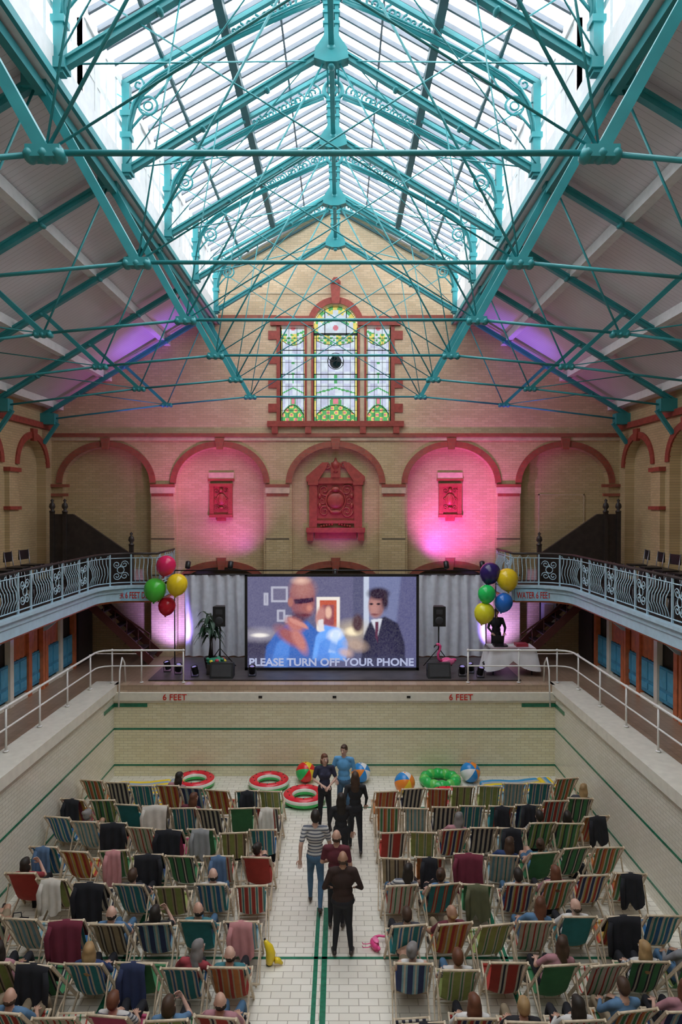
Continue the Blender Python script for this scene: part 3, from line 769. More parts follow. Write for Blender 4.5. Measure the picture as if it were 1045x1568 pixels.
pol([(412,1025),(424,985),(446,970),(440,1028)],(.10,.26,.72),8,.8)
el(463,915,19.5,31,(.27,.10,.12),.12); el(464,902,16,14,(.42,.19,.17),.6,0,.9); el(461,889,11,5,(.8,.52,.42),.7,0,.8)
el(470,930,11,12,(.36,.13,.12),.5,0,.8); el(457,947,13,9,(.09,.04,.07),.4,0,.8); el(445,922,4,7,(.38,.15,.13),.3)
pol([(450,918),(480,915),(480,921),(468,924),(452,925)],(.05,.02,.05),2); el(474,931,4,5,(.55,.22,.18),.5); el(466,942,9,2.2,(.14,.04,.06),.5)
el(452,956,15,9,(.48,.17,.15),.35,.5); el(444,975,24,10,(.34,.11,.12),.4,.6); el(458,980,22,8,(.52,.20,.18),.4,1.1)
for k in range(4): el(448+k*6,951+k*2.4,7,2.6,(.60,.26,.22),.4,.7)
pol([(478,1010),(484,975),(497,957),(520,962),(534,985),(530,1012)],(.16,.38,.90),5); pol([(484,1012),(490,985),(505,975),(505,1012)],(.09,.24,.72),6,.8)
el(514,972,11,8,(.78,.84,.95),.5,-.3); pol([(503,999),(511,966),(520,968),(514,1000)],(.55,.70,.95),4,.8)
el(491,943,7,14,(.50,.22,.2),.3,.2); pol([(487,950),(495,948),(497,966),(489,968)],(.72,.68,.70),2)
el(508,990,20,7,(.12,.30,.78),.4,.4,.8)
pol([(552,1030),(557,975),(566,954),(590,944),(610,955),(620,985),(622,1030)],(.030,.028,.055),4)
el(577,926,12,20,(.30,.15,.15),.14); el(573,930,7,13,(.46,.23,.21),.5,0,.9); el(580,909,16,9,(.035,.022,.04),.3); el(590,920,5,13,(.04,.025,.04),.4)
el(569,925,3,1.6,(.03,.02,.03),.4); el(580,925,3,1.6,(.03,.02,.03),.4); el(574,941,5,1.6,(.2,.07,.08),.5)
pol([(568,949),(586,947),(579,975)],(.62,.64,.72),2); pol([(575,952),(580,952),(579,985),(575,975)],(.12,.03,.06),1)
el(590,1000,20,30,(.055,.05,.10),.8,0,.6)
el(548,955,8,14,(.09,.05,.06),.3); el(545,988,16,9,(.5,.36,.28),.5,.2,.8); el(530,1000,10,6,(.62,.42,.36),.5,.3,.8)
blend(np.clip((gyy-1000)/26,0,1)*.45,(.10,.11,.22))
rngn = np.random.RandomState(3); img += blur(rngn.normal(0,.02,gx.shape),1)[...,None]; img = np.clip(img*1.1,0.01,1)
vs = [(sx(a),SY-.012,sz(b)) for a,b in zip(gx.ravel(),gyy.ravel())]
fs = [(r*NX+i,r*NX+i+1,(r+1)*NX+i+1,(r+1)*NX+i) for r in range(NZ-1) for i in range(NX-1)]
me = bpy.data.meshes.new('film_image'); me.from_pydata(vs,[],fs)
ca = me.color_attributes.new('Film','FLOAT_COLOR','POINT'); ca.data.foreach_set('color', np.concatenate([img.reshape(-1,3),np.ones((NX*NZ,1))],1).ravel())
fm = bpy.data.materials.new('projected_film'); fm.use_nodes = True; nt = fm.node_tree; nt.nodes.clear()
o_ = nt.nodes.new('ShaderNodeOutputMaterial'); e_ = nt.nodes.new('ShaderNodeEmission'); a_ = nt.nodes.new('ShaderNodeVertexColor'); a_.layer_name = 'Film'
nt.links.new(a_.outputs[0],e_.inputs[0]); nt.links.new(e_.outputs[0],o_.inputs[0]); me.materials.append(fm); me.update()
place('film_image',me,(0,0,0),0,scr)
text_obj('PLEASE TURN OFF YOUR PHONE','caption_text',4.95,.24,emit('film_text',(.42,.46,.66)),(sx(508),SY-.03,sz(1014)),scr,.03)
def curtain(xc, w, y, z0, z1, name, matl):
    mb = MB(); n = 90; rows = 6; vs = []
    for r in range(rows+1):
        t = r/rows
        for i in range(n+1):
            u = i/n
            x = xc-w/2+u*w+.02*math.sin(9*u+5*t); yy = y+(.05+.02*(1-t))*math.sin(u*w*17+.7*math.sin(u*9))+.02*math.sin(u*31+t*2)
            vs.append((x,yy,z0+(z1-z0)*t))
    fs = [(r*(n+1)+i,r*(n+1)+i+1,(r+1)*(n+1)+i+1,(r+1)*(n+1)+i) for r in range(rows) for i in range(n)]
    mb.add(vs,fs,0,True); mb.tube([(xc-w/2-.05,y,z1+.01),(xc+w/2+.05,y,z1+.01)],.025,6,1)
    return mb.obj(name,[matl,M['black']])
CU = mat('pale_drape',(.78,.80,.88),.8,var=.08)
curtain(-3.75,2.35,22.3,DECK+.05,5.25,'stage_curtain',CU); curtain(3.75,2.35,22.3,DECK+.05,5.25,'stage_curtain',CU)
def speaker(x, y):
    mb = MB()
    mb.prism([(-.19,-.16),(.19,-.16),(.13,.17),(-.13,.17)], lambda u,w,d: (u,w,d), 1.3,1.9,0)
    mb.ell((0,-.165,1.47),(.13,.02,.13),1,16,6); mb.box(-.1,.1,-.175,-.15,1.67,1.81,1)
    mb.tube([(0,0,0.25),(0,0,1.3)],.022,8,0)
    for k in range(3):
        a = 2*pi*k/3+.5; mb.tube([(0,0,.62),(.5*math.cos(a),.5*math.sin(a),.02)],.014,6,0); mb.tube([(0,0,.3),(.33*math.cos(a),.33*math.sin(a),.24)],.01,5,0)
    return mb.obj('loudspeaker',[M['black'],mat('speaker_grille',(.04,.04,.045),.5)],(x,y,SZ))
speaker(-3.5,20.7); speaker(3.15,20.7)
def wedge(x, y, w):
    mb = MB(); mb.prism([(-.2,0),(.22,0),(.22,.30),(.1,.42),(-.06,.42)], lambda u,ww,d: (d,u,ww), -w/2,w/2,0)
    mb.prism([(-.19,.06),(-.205,.06),(-.09,.38),(-.075,.38)], lambda u,ww,d: (d,u,ww), -w/2+.05,w/2-.05,1)
    for q in (-1,1): mb.box(q*w/2-.01,q*w/2+.01,-.04,.08,.18,.22,1)
    mb.obj('stage_monitor',[M['black'],mat('wedge_grille',(.03,.03,.033),.6)],(x,y,SZ))
wedge(-3.25,19.65,.66); wedge(3.0,19.65,.66)
def lamp(x,y,z,tilt,col=(1,1,1),rz=0,name='uplight_can'):
    mb = MB(); R = Matrix.Rotation(rz,3,'Z') @ Matrix.Rotation(tilt,3,'X')
    mb.lathe([(.05,-.14),(.09,-.12),(.095,.1),(.105,.11),(.085,.12),(.08,.09)],(0,0,.2),12,0,R)
    mb.tube([(-.11,0,.2),(-.11,0,.02),(.11,0,.02),(.11,0,.2)],.012,5,0); mb.box(-.1,.1,-.06,.06,0,.025,0)
    mb.ell(V((0,0,.2))+R@V((0,0,.09)),(.07,.07,.02),1,12,6,R)
    return mb.obj(name,[M['black'],emit('lens_'+name+str(len(bpy.data.materials)),col,1)],(x,y,z))
for x,y in ((-4.6,20.0),(-4.05,19.7),(-2.4,19.75),(3.7,19.75),(4.0,20.1),(4.2,19.6),(-5.0,20.3)): lamp(x,y,SZ,.3,(.3,.25,.6),random.uniform(-1,1))
def table(x,y):
    mb = MB()
    w,d,h = 1.35,.7,.78
    mb.box(-w/2,w/2,-d/2,d/2,h-.03,h,0)
    n = 64; ring_t = []; 
    for i in range(n):
        a = 2*pi*i/n; cx = math.cos(a); cy = math.sin(a); k = max(abs(cx),abs(cy)); ring_t.append((cx/k*w/2,cy/k*d/2,a))
    vs = [(px,py,h+.005) for px,py,a in ring_t]
    for t in (.35,.7,1.0):
        for i,(px,py,a) in enumerate(ring_t):
            corner = abs(math.sin(2*math.atan2(py/d,px/w)))
            o = 1+.06*t+.05*t*math.sin(i*1.55)+.12*t*corner
            vs.append((px*o*1.02,py*o*1.05,h-(.36+.3*corner)*t))
    fs = [tuple(range(n))]
    for r in range(3):
        for i in range(n): fs.append((r*n+i,r*n+(i+1)%n,(r+1)*n+(i+1)%n,(r+1)*n+i))
    mb.add(vs,fs,1,True)
    for a in (-1,1):
        for b in (-1,1): mb.tube([(a*w*.42,b*d*.4,0),(a*w*.42,b*d*.4,h-.03)],.02,6,0)
    mb.box(-.5,-.1,-.15,.15,h+.01,h+.05,0); mb.box(.15,.5,-.15,.15,h+.01,h+.09,2); mb.prism([(-.15,.05),(.15,.05),(.17,.28),(-.17,.28)],lambda u,ww,dd:(u-.3,dd,h+ww),.15,.165,0)
    mb.obj('draped_table',[M['black'],mat('white_tablecloth',(.80,.79,.82),.8,var=.04),mat('mixer_red',(.4,.03,.05),.4)],(x,y,SZ))
table(5.2,20.2)
mb = MB()
mb.box(-.25,.25,-.17,.17,0,.3,0); mb.ell((0,0,.36),(.3,.15,.12),1,12,6)
for k in range(9): a = k*.7; mb.ell((.25*math.cos(a),.13*math.sin(a),.38+.03*(k%3)),(.06,.06,.05),(2,3,1)[k%3],8,6)
mb.obj('flower_trough',[M['dark'],M['greencol'],mat('yellow_flower',(.8,.6,.05)),mat('red_flower',(.6,.04,.08))],(-3.5,20.05,SZ))
mb = MB()
mb.lathe([(.14,0),(.2,.3),(.21,.34),(.18,.34),(.17,.3)],(0,0,0),14,1)
for k in range(5):
    mb.tube([(.03*k-.06,.02,.3),(.04*math.sin(k*2),.03*math.cos(k),.9+.12*k)],[.02,.012],5,2)
for k in range(46):
    a = k*2.4; base = V((.04*math.sin(k),.04*math.cos(k),.85+.045*(k%16))); L = .34+.16*random.random(); up = .45+.4*random.random()
    dirv = V((math.cos(a),math.sin(a),0)); side = V((-math.sin(a),math.cos(a),0)); vs=[]; n=7
    for i in range(n+1):
        t=i/n; c = base+dirv*L*t+V((0,0,up*t-.75*t*t)); w=.055*math.sin(pi*min(1,t*1.02))**.8+.004 if t < .98 else .004
        vs += [c-side*w+V((0,0,.015)),c,c+side*w+V((0,0,.015))]
    fs=[]
    for i in range(n): o=3*i; fs += [(o,o+3,o+4,o+1),(o+1,o+4,o+5,o+2)]
    mb.add(vs,fs,0,True)
mb.obj('potted_palm',[mat('dark_leaf',(.02,.06,.03),.5,var=.4),M['dark'],M['dark']],(-3.8,20.75,SZ))
def flamingo(name, loc, sc, rz=0, lying=False):
    mb = MB()
    mb.ell((0,0,.42),(.16,.26,.14),0,14,8); mb.ell((0,-.25,.47),(.06,.12,.06),0,8,6)
    mb.tube([(0,.2,.45),(0,.33,.55),(0,.36,.72),(0,.28,.86),(0,.26,.98),(0,.34,1.06)],[.06,.05,.04,.038,.045,.05],8,0)
    mb.ell((0,.36,1.05),(.055,.07,.05),0,10,6); mb.tube([(0,.41,1.04),(0,.49,1.0),(0,.5,.94)],[.03,.022,.008],6,1)
    for q in (-1,1):
        mb.ell((q*.15,-.03,.45),(.03,.2,.1),2,10,6); mb.tube([(q*.06,0,.32),(q*.06,-.03,.16),(q*.06,.02,0)],.014,5,0)
        mb.ell((q*.06,.06,.01),(.03,.07,.01),0,8,4); mb.ell((q*.05,.38,1.07),(.01,.012,.012),1,6,4)
    ob = mb.obj(name,[mat('flamingo_pink',(.85,.08,.28),.3),M['black'],mat('flamingo_wing',(.9,.2,.4),.3)],loc,rz)
    ob.scale = (sc,)*3
    if lying: ob.rotation_euler = (0,pi/2,rz)
    return ob
flamingo('inflatable_flamingo',(3.3,20.0,SZ),.85,1.9)
flamingo('inflatable_flamingo',(.55,11.45,.09),.5,.3,True)
def balloons(s, items, knot):
    mb = MB(); mats=[]
    for (x,z,r,y,col) in items:
        mats.append(mat('balloon_'+str(len(bpy.data.materials)),col,.18,var=.02)); m=len(mats)-1
        M3 = Matrix.Rotation(random.uniform(-.3,.3),3,'Y')
        prof = [(.001,r*1.02),(r*.3,r*.98),(r*.6,r*.84),(r*.84,r*.58),(r*.97,r*.22),(r*.98,-.12*r),(r*.86,-.52*r),(r*.62,-.85*r),(r*.3,-1.07*r),(.02,-1.18*r),(.035,-1.26*r)]
        mb.lathe(prof,(x,y,z),24,m,M3)
        mb.tube([V((x,y,z))+M3@V((0,0,-1.2*r)),knot],.004,4,len(items))
    mats.append(M['white'])
    mb.obj('balloon_cluster',mats,(0,0,0))
def bx(x): return (x-522.5)/51.7+CAMX
def bz(y): return CAMZ-(y-773)/51.7
balloons(-1,[(bx(257),bz(865),.29,20.0,(.75,.02,.12)),(bx(275),bz(893),.31,19.9,(.9,.65,.02)),(bx(241),bz(901),.33,19.95,(.08,.55,.05)),(bx(257),bz(927),.26,20.1,(.6,.01,.03))],(-5.35,20.3,5.1))
balloons(1,[(bx(750),bz(877),.31,20.1,(.03,.015,.12)),(bx(775),bz(886),.32,20.0,(.85,.6,.02)),(bx(742),bz(907),.26,19.85,(.02,.6,.12)),(bx(768),bz(920),.27,19.9,(.02,.16,.6)),(bx(739),bz(936),.30,19.9,(.8,.75,.03))],(5.3,20.3,5.1))
mb = MB(); mb.box(6.9,7.4,WY+.24,WY+.29,3.6,4.3,1); mb.box(6.85,7.45,WY+.27,WY+.3,3.55,4.35,0); mb.box(7.0,7.3,WY+.22,WY+.24,3.7,4.2,2); mb.obj('notice_board',[M['dark'],M['white'],M['stone']])
mb = MB(); 
for a,b,c,d in ((6.8,6.84,5.05,7.9),(8.3,8.34,5.05,7.9),(6.8,8.34,7.86,7.9)): mb.box(a,b,WY+.26,WY+.3,c,d,0)
mb.box(6.84,8.3,WY+.27,WY+.3,5.05,7.86,1); mb.obj('door_1',[M['stone'],M['brick_x']])
# ================================================================== POOL TOYS
mr = mat('melon_red',(.75,.02,.04),.25); mw = mat('melon_white',(.8,.8,.7),.3); mg = mat('melon_green',(.03,.5,.1),.25); mg2 = mat('melon_green_light',(.15,.6,.12),.25)
def ring_toy(x,y,z,R,r,kind,tilt=(0,0)):
    mb = MB()
    if kind == 'melon':
        f = lambda i,j: 0 if j in (1,2,3) else (1 if j in (0,4) else 2)
        mb.torus((0,0,r),R,r,0,32,10,None,f,.9)
        for k in range(12): a=2*pi*k/12; mb.ell((R*math.cos(a),R*math.sin(a),r*1.9),(.018,.03,.008),3,6,4)
    else:
        mb.torus((0,0,r),R,r,2,32,10,None,None,.9)
        for k in range(12):
            a=2*pi*k/12; mb.ell(((R)*math.cos(a),(R)*math.sin(a),r*1.05),(r*1.05,r*1.05,r*1.05),2 if k%2 else 4,10,6)
    ob = mb.obj('inflatable_ring',[mr,mw,mg,M['black'],mg2],(x,y,z)); ob.rotation_euler=(tilt[0],tilt[1],0)
ring_toy(-3.75,18.25,.0,.42,.13,'melon'); ring_toy(-1.75,18.2,.0,.42,.13,'melon'); ring_toy(-.75,17.25,.0,.42,.14,'melon')
ring_toy(2.85,18.3,.0,.42,.14,'green'); ring_toy(2.9,17.15,0,.42,.14,'melon')
def ball(x,y,z,r,cols):
    mb = MB(); mb.ell((0,0,0),(r,r,r),0,24,12,Matrix.Rotation(.9,3,'X')@Matrix.Rotation(.4,3,'Y'),lambda j,i:(j//4)%len(cols))
    mb.ell((0,0,r*.98),(.03,.03,.01),0,8,4)
    mb.obj('beach_ball',[mat('ball_%d'%len(bpy.data.materials),c,.25,var=.02) for c in cols],(x,y,z))
R_,Y_,B_,W_,O_,G_ = (.75,.02,.02),(.85,.6,.03),(.02,.25,.65),(.8,.8,.8),(.85,.25,.03),(.03,.5,.12)
ball(-.78,18.5,.27,.27,[R_,Y_,R_,G_]); ball(.72,18.5,.26,.26,[B_,W_,B_,O_]); ball(1.85,17.8,.27,.27,[O_,W_,B_,O_,Y_]); ball(3.7,18.5,.27,.27,[B_,O_,B_,W_])
def lilo(x,y,rz,cols,L=1.9,w=.85,z=0):
    mb = MB(); n=7
    for k in range(n):
        yy = -w/2+w*(k+.5)/n
        seg = 6
        for q in range(seg):
            xa = -L/2+.1+(L-.45)*q/seg; xb = -L/2+.1+(L-.45)*(q+1)/seg
            mb.capsule((xa,yy,.085+.02*math.sin(q*1.3)),(xb,yy,.085+.02*math.sin((q+1)*1.3)),.082,.082,8,k%len(cols))
    for k in range(4): mb.capsule((L/2-.22+.08*k*.9,-w/2+.08,.12),(L/2-.22+.08*k*.9,w/2-.08,.12),.08,.08,10,(k+1)%len(cols))
    mb.obj('air_bed',[mat('lilo_%d'%len(bpy.data.materials),c,.25,var=.03) for c in cols],(x,y,z),rz)
GY=(.35,.42,.5)
lilo(-5.0,17.8,.12,[Y_,GY]); lilo(-4.8,16.95,.15,[(.8,.5,.05),GY,Y_],1.9,.6); lilo(4.85,17.9,.1,[(.05,.3,.55),Y_,GY]); lilo(4.95,17.0,-.12,[Y_,(.75,.65,.3),B_],1.9,.6)
mb = MB()
mb.tube([(0,0,.03),(.02,.0,.1),(.03,0,.2),(.0,0,.3),(-.05,0,.38),(-.07,0,.42)],[.055,.075,.08,.07,.04,.018],8,0); mb.ell((0,0,.02),(.05,.05,.02),1,8,4)
mb.ell((-.07,0,.43),(.02,.02,.02),1,8,5); mb.tube([(.1,-.02,.1),(.16,.0,.08),(.22,0,.03)],[.05,.045,.02],6,0)
b=mb.obj('inflatable_banana',[mat('banana_yellow',(.85,.62,.03),.3),M['dark']],(-1.0,11.1,0)); 
# ================================================================== DECK CHAIRS
def chair_mesh():
    mb = MB()
    prof = [(-.37,.965),(-.35,.945),(-.26,.78),(-.18,.61),(-.10,.45),(-.02,.335),(.08,.27),(.18,.275),(.28,.34),(.365,.42),(.38,.44)]
    nx = 6; vs=[]
    for k,(y,z) in enumerate(prof):
        for i in range(nx+1):
            sg = .035*math.sin(pi*k/10)
            u = (-.235+.47*i/nx)*(1-.05*math.sin(pi*k/10)); sag = (.012+sg)*(1-(2*i/nx-1)**2)
            vs.append((u,y-sag*.7,z-sag*.7))
    n=len(prof); fs=[(r*(nx+1)+i,r*(nx+1)+i+1,(r+1)*(nx+1)+i+1,(r+1)*(nx+1)+i) for r in range(n-1) for i in range(nx)]
    mb.add(vs,fs,0,True)
    mb.tube([(-.235,-.37,.965),(.235,-.37,.965)],.024,6,0); mb.tube([(-.235,.38,.44),(.235,.38,.44)],.024,6,0)
    for s in (-1,1):
        mb.beam((s*.272,-.40,1.0),(s*.272,.36,.012),.025,.045,1,up=(0,0,1))
        mb.beam((s*.242,.41,.47),(s*.242,-.46,.012),.022,.04,1)
        mb.beam((s*.298,-.20,.70),(s*.298,-.50,.08),.018,.032,1)
    mb.tube([(-.285,-.385,.985),(.285,-.385,.985)],.018,6,1); mb.tube([(-.255,.40,.46),(.255,.40,.46)],.018,6,1)
    mb.tube([(-.27,.34,.05),(.27,.34,.05)],.014,6,1); mb.tube([(-.245,-.42,.035),(.245,-.42,.035)],.014,6,1); mb.tube([(-.3,-.5,.08),(.3,-.5,.08)],.014,6,1)
    return mb
CM = chair_mesh()
c_ = dict(r=(.50,.05,.035),t=(.03,.26,.28),b=(.03,.16,.38),g=(.07,.27,.11),w=(.68,.62,.50),y=(.66,.46,.10),o=(.62,.22,.06),k=(.03,.03,.05),n=(.03,.05,.15),l=(.38,.44,.13),m=(.30,.05,.08),c=(.54,.42,.25),s=(.25,.46,.55),p=(.62,.09,.20),d=(.10,.07,.05))
def sq(s): return [(int(s[i+1]),c_[s[i]]) for i in range(0,len(s),2)]
fabrics=[]
for i,(s,rp) in enumerate([('r3w1t1w1',4),('t3w1b1w1',3),('g3w1l2k1',3),('o3c1r2c1',3),('l5w1g1w1',3),('r2w1n2w1y1',3),('k2w2',5),('b3w2t2w1',3),('w3r1w2g1',3),('m3o1y1o1',3),('t4r1c1r1',3),('g4k1w1k1',3),('y2r2o2w1',3),('n3s1w1s1',3),('r5w1k1w1',2),('w2s2w2t1',3),('l4c1d1c1',3),('o2w1g2w1r1',3),('g1',1),('t1',1),('r1',1),('d2c1m2c1',3),('c3d1w1d1',3),('k3r1k3t1',2),('p1',1)]):
    fabrics.append(stripes('deck_fabric_%d'%i, sq(s), rp, .48))
cme = CM.mesh('deck_chair',[fabrics[0],M['wood']])
def chair(x,y,rz,fab):
    ob = place('deck_chair',cme,(x,y,0),rz)
    ob.material_slots[0].link='OBJECT'; ob.material_slots[0].material=fab
    return ob
def jacket_mesh(seed, wide=.5, down=.5):
    rnd = random.Random(seed); mb = MB(); nx=14; vs=[]
    prof=[(-.12,.60),(-.2,.75),(-.28,.90),(-.36,1.005),(-.415,1.005),(-.44,.93),(-.45,.8),(-.46,.66),(-.47,.66-down*.4)]
    ph=rnd.random()*6
    for r,(y,z) in enumerate(prof):
        t=max(0,r-4)/4
        for i in range(nx+1):
            u=i/nx*2-1
            vs.append((u*wide/2*(1+.14*t*math.sin(ph))+.03*math.sin(r+ph)*t,y-.025*t*(1+math.sin(u*9+ph)),z+(-.14*t*abs(math.sin(u*2.5+ph)) if r>4 else 0)-.02*abs(u)))
    n=len(prof); fs=[(r*(nx+1)+i,r*(nx+1)+i+1,(r+1)*(nx+1)+i+1,(r+1)*(nx+1)+i) for r in range(n-1) for i in range(nx)]
    mb.add(vs,fs,0,True)
    q = rnd.choice((-1,1))
    mb.tube([(q*wide*.42,-.44,.93),(q*wide*.50,-.49,.78),(q*wide*.47,-.49,.55),(q*wide*.45,-.48,.42)],[.035,.045,.04,.035],7,0)
    return mb.mesh('draped_jacket',[M['blackcloth']])
jm=[jacket_mesh(i,w,d) for i,(w,d) in enumerate(((.50,.5),(.36,.3),(.54,.9),(.28,.7)))]
jmats=[M['blackcloth'],mat('navy_cloth',(.02,.03,.08),.9),mat('grey_knit',(.25,.25,.25),.9),mat('denim',(.08,.14,.24),.9),mat('maroon_cloth',(.16,.02,.04),.9),mat('cream_knit',(.6,.55,.48),.9),mat('olive_cloth',(.10,.10,.05),.9),mat('pink_cloth',(.5,.22,.22),.9)]
def jacket(x,y,rz,k,mt):
    ob=place('draped_jacket',jm[k],(x,y,0),rz); ob.material_slots[0].link='OBJECT'; ob.material_slots[0].material=mt
# tote bag left on the floor beside some chairs
mb=MB(); mb.prism([(-.15,0),(.15,0),(.18,.28),(.05,.31),(-.17,.27)],PX,-.06,.06,0); mb.tube([(-.08,0,.28),(-.06,0,.42),(.06,0,.42),(.08,0,.29)],.01,5,0)
bag=mb.mesh('shoulder_bag',[M['blackcloth']])
# ================================================================== PEOPLE
SK,TOP,TRO,SHO,HAI,DRK,LIP = range(7)
def hand_geo(mbf, wr, d, n, side, curl=.5):
    d=V(d).normalized(); n=(V(n)-d*V(n).dot(d)).normalized(); a=d.cross(n).normalized()*side
    pc_=wr+d*.05
    L=[.066,.078,.072,.056]
    for k in range(4):
        o=(k-1.5)*.021; p=pc_+d*.035+a*(-o)
        l=L[k]; p1=p+d*l*.45; dd=(d*math.cos(curl)-n*math.sin(curl)); p2=p1+dd*l*.32; d3=(d*math.cos(curl*1.9)-n*math.sin(curl*1.9)); p3=p2+d3*l*.25
        mbf.tube([p-d*.02,p,p1,p2,p3],[.0095,.0095,.009,.0082,.006],6,SK)
    t=pc_-d*.03+a*.025
    mbf.tube([t,t+a*.028+d*.018-n*.008,t+a*.036+d*.045-n*.018,t+a*.030+d*.064-n*.026],[.013,.012,.0105,.007],6,SK)
def person_mesh(name, J, hair='short', sleeves='short', female=False, shorts=False, head=(0,0,0), build=1.0, curl=.5, hn=None, voxel=.0135):
    cones=[]; ells=[]
    def cone(a,b,ra,rb,l): cones.append((V(a),V(b),ra,rb,l))
    def ell(c,r,l,R=None): ells.append((V(c),V(r),l,R if R is not None else Matrix.Identity(3)))
    pel,wai,che,nek,hd = (V(J[k]) for k in ('pelvis','waist','chest','neck','head'))
    tax=(che-pel).normalized(); 
    xax=V(J['shr'])-V(J['shl']); xax.normalize(); yax=tax.cross(xax).normalized()
    TR=Matrix((xax,yax,tax)).transposed()
    b=build; fw=.92 if female else 1.0
    ell(pel,(.168*b,.118*b,.115),TRO,TR); ell(pel+tax*.06,(.155*b*(1.02 if female else 1),.112*b,.10),TOP,TR)
    ell(wai,(.14*b*fw,.105*b,.13),TOP,TR); ell(che,(.172*b*fw,.118*b,.165),TOP,TR)
    cone(V(J['shl'])*.86+V(J['shr'])*.14,V(J['shr'])*.86+V(J['shl'])*.14,.062*b,.062*b,TOP)
    ell((che+nek)/2,(.13*b,.085,.09),TOP,TR)
    if female:
        for q in (-1,1): ell(che+xax*q*.075+yax*.085,(.06,.05,.06),TOP,TR)
    for s in ('l','r'):
        sh,e,w=V(J['sh'+s]),V(J['el'+s]),V(J['wr'+s])
        cone(sh,e,.054*fw*b,.042*fw,TOP)
        if sleeves=='none': cones[-1]=cones[-1][:4]+(SK,)
        fl=TOP if sleeves=='long' else SK
        if sleeves=='short':
            m=sh.lerp(e,.7); cones[-1]=(sh,m,.056*b,.05,TOP); cone(m,e,.043*fw,.039*fw,SK)
        cone(e,w,.040*fw,.026*fw,fl)
        hdv=(w-e).normalized() if ('hd'+s) not in J else V(J['hd'+s]).normalized()
        nn=V(J.get('hn'+s,(0,1,0) if abs(hdv.z)>.7 else (0,0,1))); nn=(nn-hdv*nn.dot(hdv)).normalized(); aa=hdv.cross(nn)
        ell(w+hdv*.048,(.040,.052,.0175),SK,Matrix((aa,hdv,nn)).transposed())
        cone(w,w+hdv*.03,.024,.022,SK)
        hp,k,a,t=V(J['hip'+s]),V(J['kn'+s]),V(J['an'+s]),V(J['to'+s])
        cone(pel.lerp(hp,.7),k,.088*b,.056,TRO)
        if shorts: 
            m=hp.lerp(k,.75); cones[-1]=(pel.lerp(hp,.7),m,.09*b,.075,TRO); cone(m,k,.058,.054,SK)
        ll=SK if shorts else TRO
        mid=k.lerp(a,.3)+ (k-a).normalized().cross(xax)*.012
        cone(k,mid,.055,.056,ll); cone(mid,a,.055,.036,ll)
        cone(a,t,.040,.034,SHO); cone(a+V((0,0,-.03))-(t-a).normalized()*.035,t,.036,.032,SHO)
    yaw,pitch,roll=head
    R=Matrix.Rotation(yaw,3,'Z')@Matrix.Rotation(pitch,3,'X')@Matrix.Rotation(roll,3,'Y')
    cone(nek,hd-V((0,0,.05)),.054*(.85 if female else 1),.050*(.85 if female else 1),SK)
    def H(p): return hd+R@V(p)
    ell(H((0,-.005,.012)),(.074,.094,.108),SK,R); ell(H((0,.030,-.055)),(.052,.056,.058),SK,R); ell(H((0,.06,-.03)),(.045,.035,.05),SK,R)
    cone(H((0,.088,.015)),H((0,.112,-.018)),.011,.016,SK)
    for q in (-1,1): ell(H((q*.077,-.002,-.005)),(.013,.022,.032),SK,R)
    if hair!='bald':
        ell(H((0,-.02,.035)),(.084,.095,.098),HAI,R); ell(H((0,-.045,-.01)),(.078,.068,.08),HAI,R); ell(H((0,.03,.085)),(.062,.05,.035),HAI,R)
    else:
        ell(H((0,-.055,-.03)),(.077,.053,.042),HAI,R)
    if hair=='long':
        ell(H((0,-.075,-.09)),(.085,.045,.12),HAI,R); ell(H((0,-.085,-.2)),(.09,.04,.12),HAI,R)
        for q in (-1,1): ell(H((q*.075,-.02,-.07)),(.028,.045,.10),HAI,R)
    if hair=='bob':
        for q in (-1,1): ell(H((q*.07,-.02,-.05)),(.03,.05,.075),HAI,R)
        ell(H((0,-.07,-.06)),(.08,.04,.075),HAI,R)
    if hair=='bun': ell(H((0,-.11,.08)),(.045,.045,.045),HAI,R)
    tmp=MB()
    for a,bb,ra,rb,l in cones: tmp.capsule(a,bb,ra,rb,12,0)
    for c,r,l,RR in ells: tmp.ell(c,r,0,16,12,RR)
    ob=tmp.obj('tmp_body',[M['black']])
    md=ob.modifiers.new('r','REMESH'); md.mode='VOXEL'; md.voxel_size=voxel
    sm_=ob.modifiers.new('s','SMOOTH'); sm_.factor=.5; sm_.iterations=2
    bpy.context.view_layer.update()
    me=bpy.data.meshes.new_from_object(ob.evaluated_get(bpy.context.evaluated_depsgraph_get()))
    bpy.data.objects.remove(ob)
    nv=len(me.vertices); co=np.empty(nv*3); me.vertices.foreach_get('co',co); co=co.reshape(-1,3)
    npoly=len(me.polygons); ctr=np.empty(npoly*3); me.polygons.foreach_get('center',ctr); ctr=ctr.reshape(-1,3)
    best=np.full(npoly,1e9); lab=np.zeros(npoly,int)
    for a,bb,ra,rb,l in cones:
        A=np.array(a); B=np.array(bb); AB=B-A; t=np.clip(((ctr-A)@AB)/max(AB@AB,1e-9),0,1)
        d=np.linalg.norm(ctr-A-t[:,None]*AB,axis=1)-(ra+(rb-ra)*t)
        m=d<best; best[m]=d[m]; lab[m]=l
    for c,r,l,RR in ells:
        Q=(ctr-np.array(c))@np.array(RR); rr=np.array(r); k=np.linalg.norm(Q/rr,axis=1); d=(k-1)*np.linalg.norm(Q,axis=1)/np.maximum(k,1e-6)
        m=d<best; best[m]=d[m]; lab[m]=l
    out=MB()
    out.v=[tuple(p) for p in co]; out.f=[tuple(p.vertices) for p in me.polygons]; out.m=[int(x) for x in lab]; out.s=[True]*npoly
    bpy.data.meshes.remove(me)
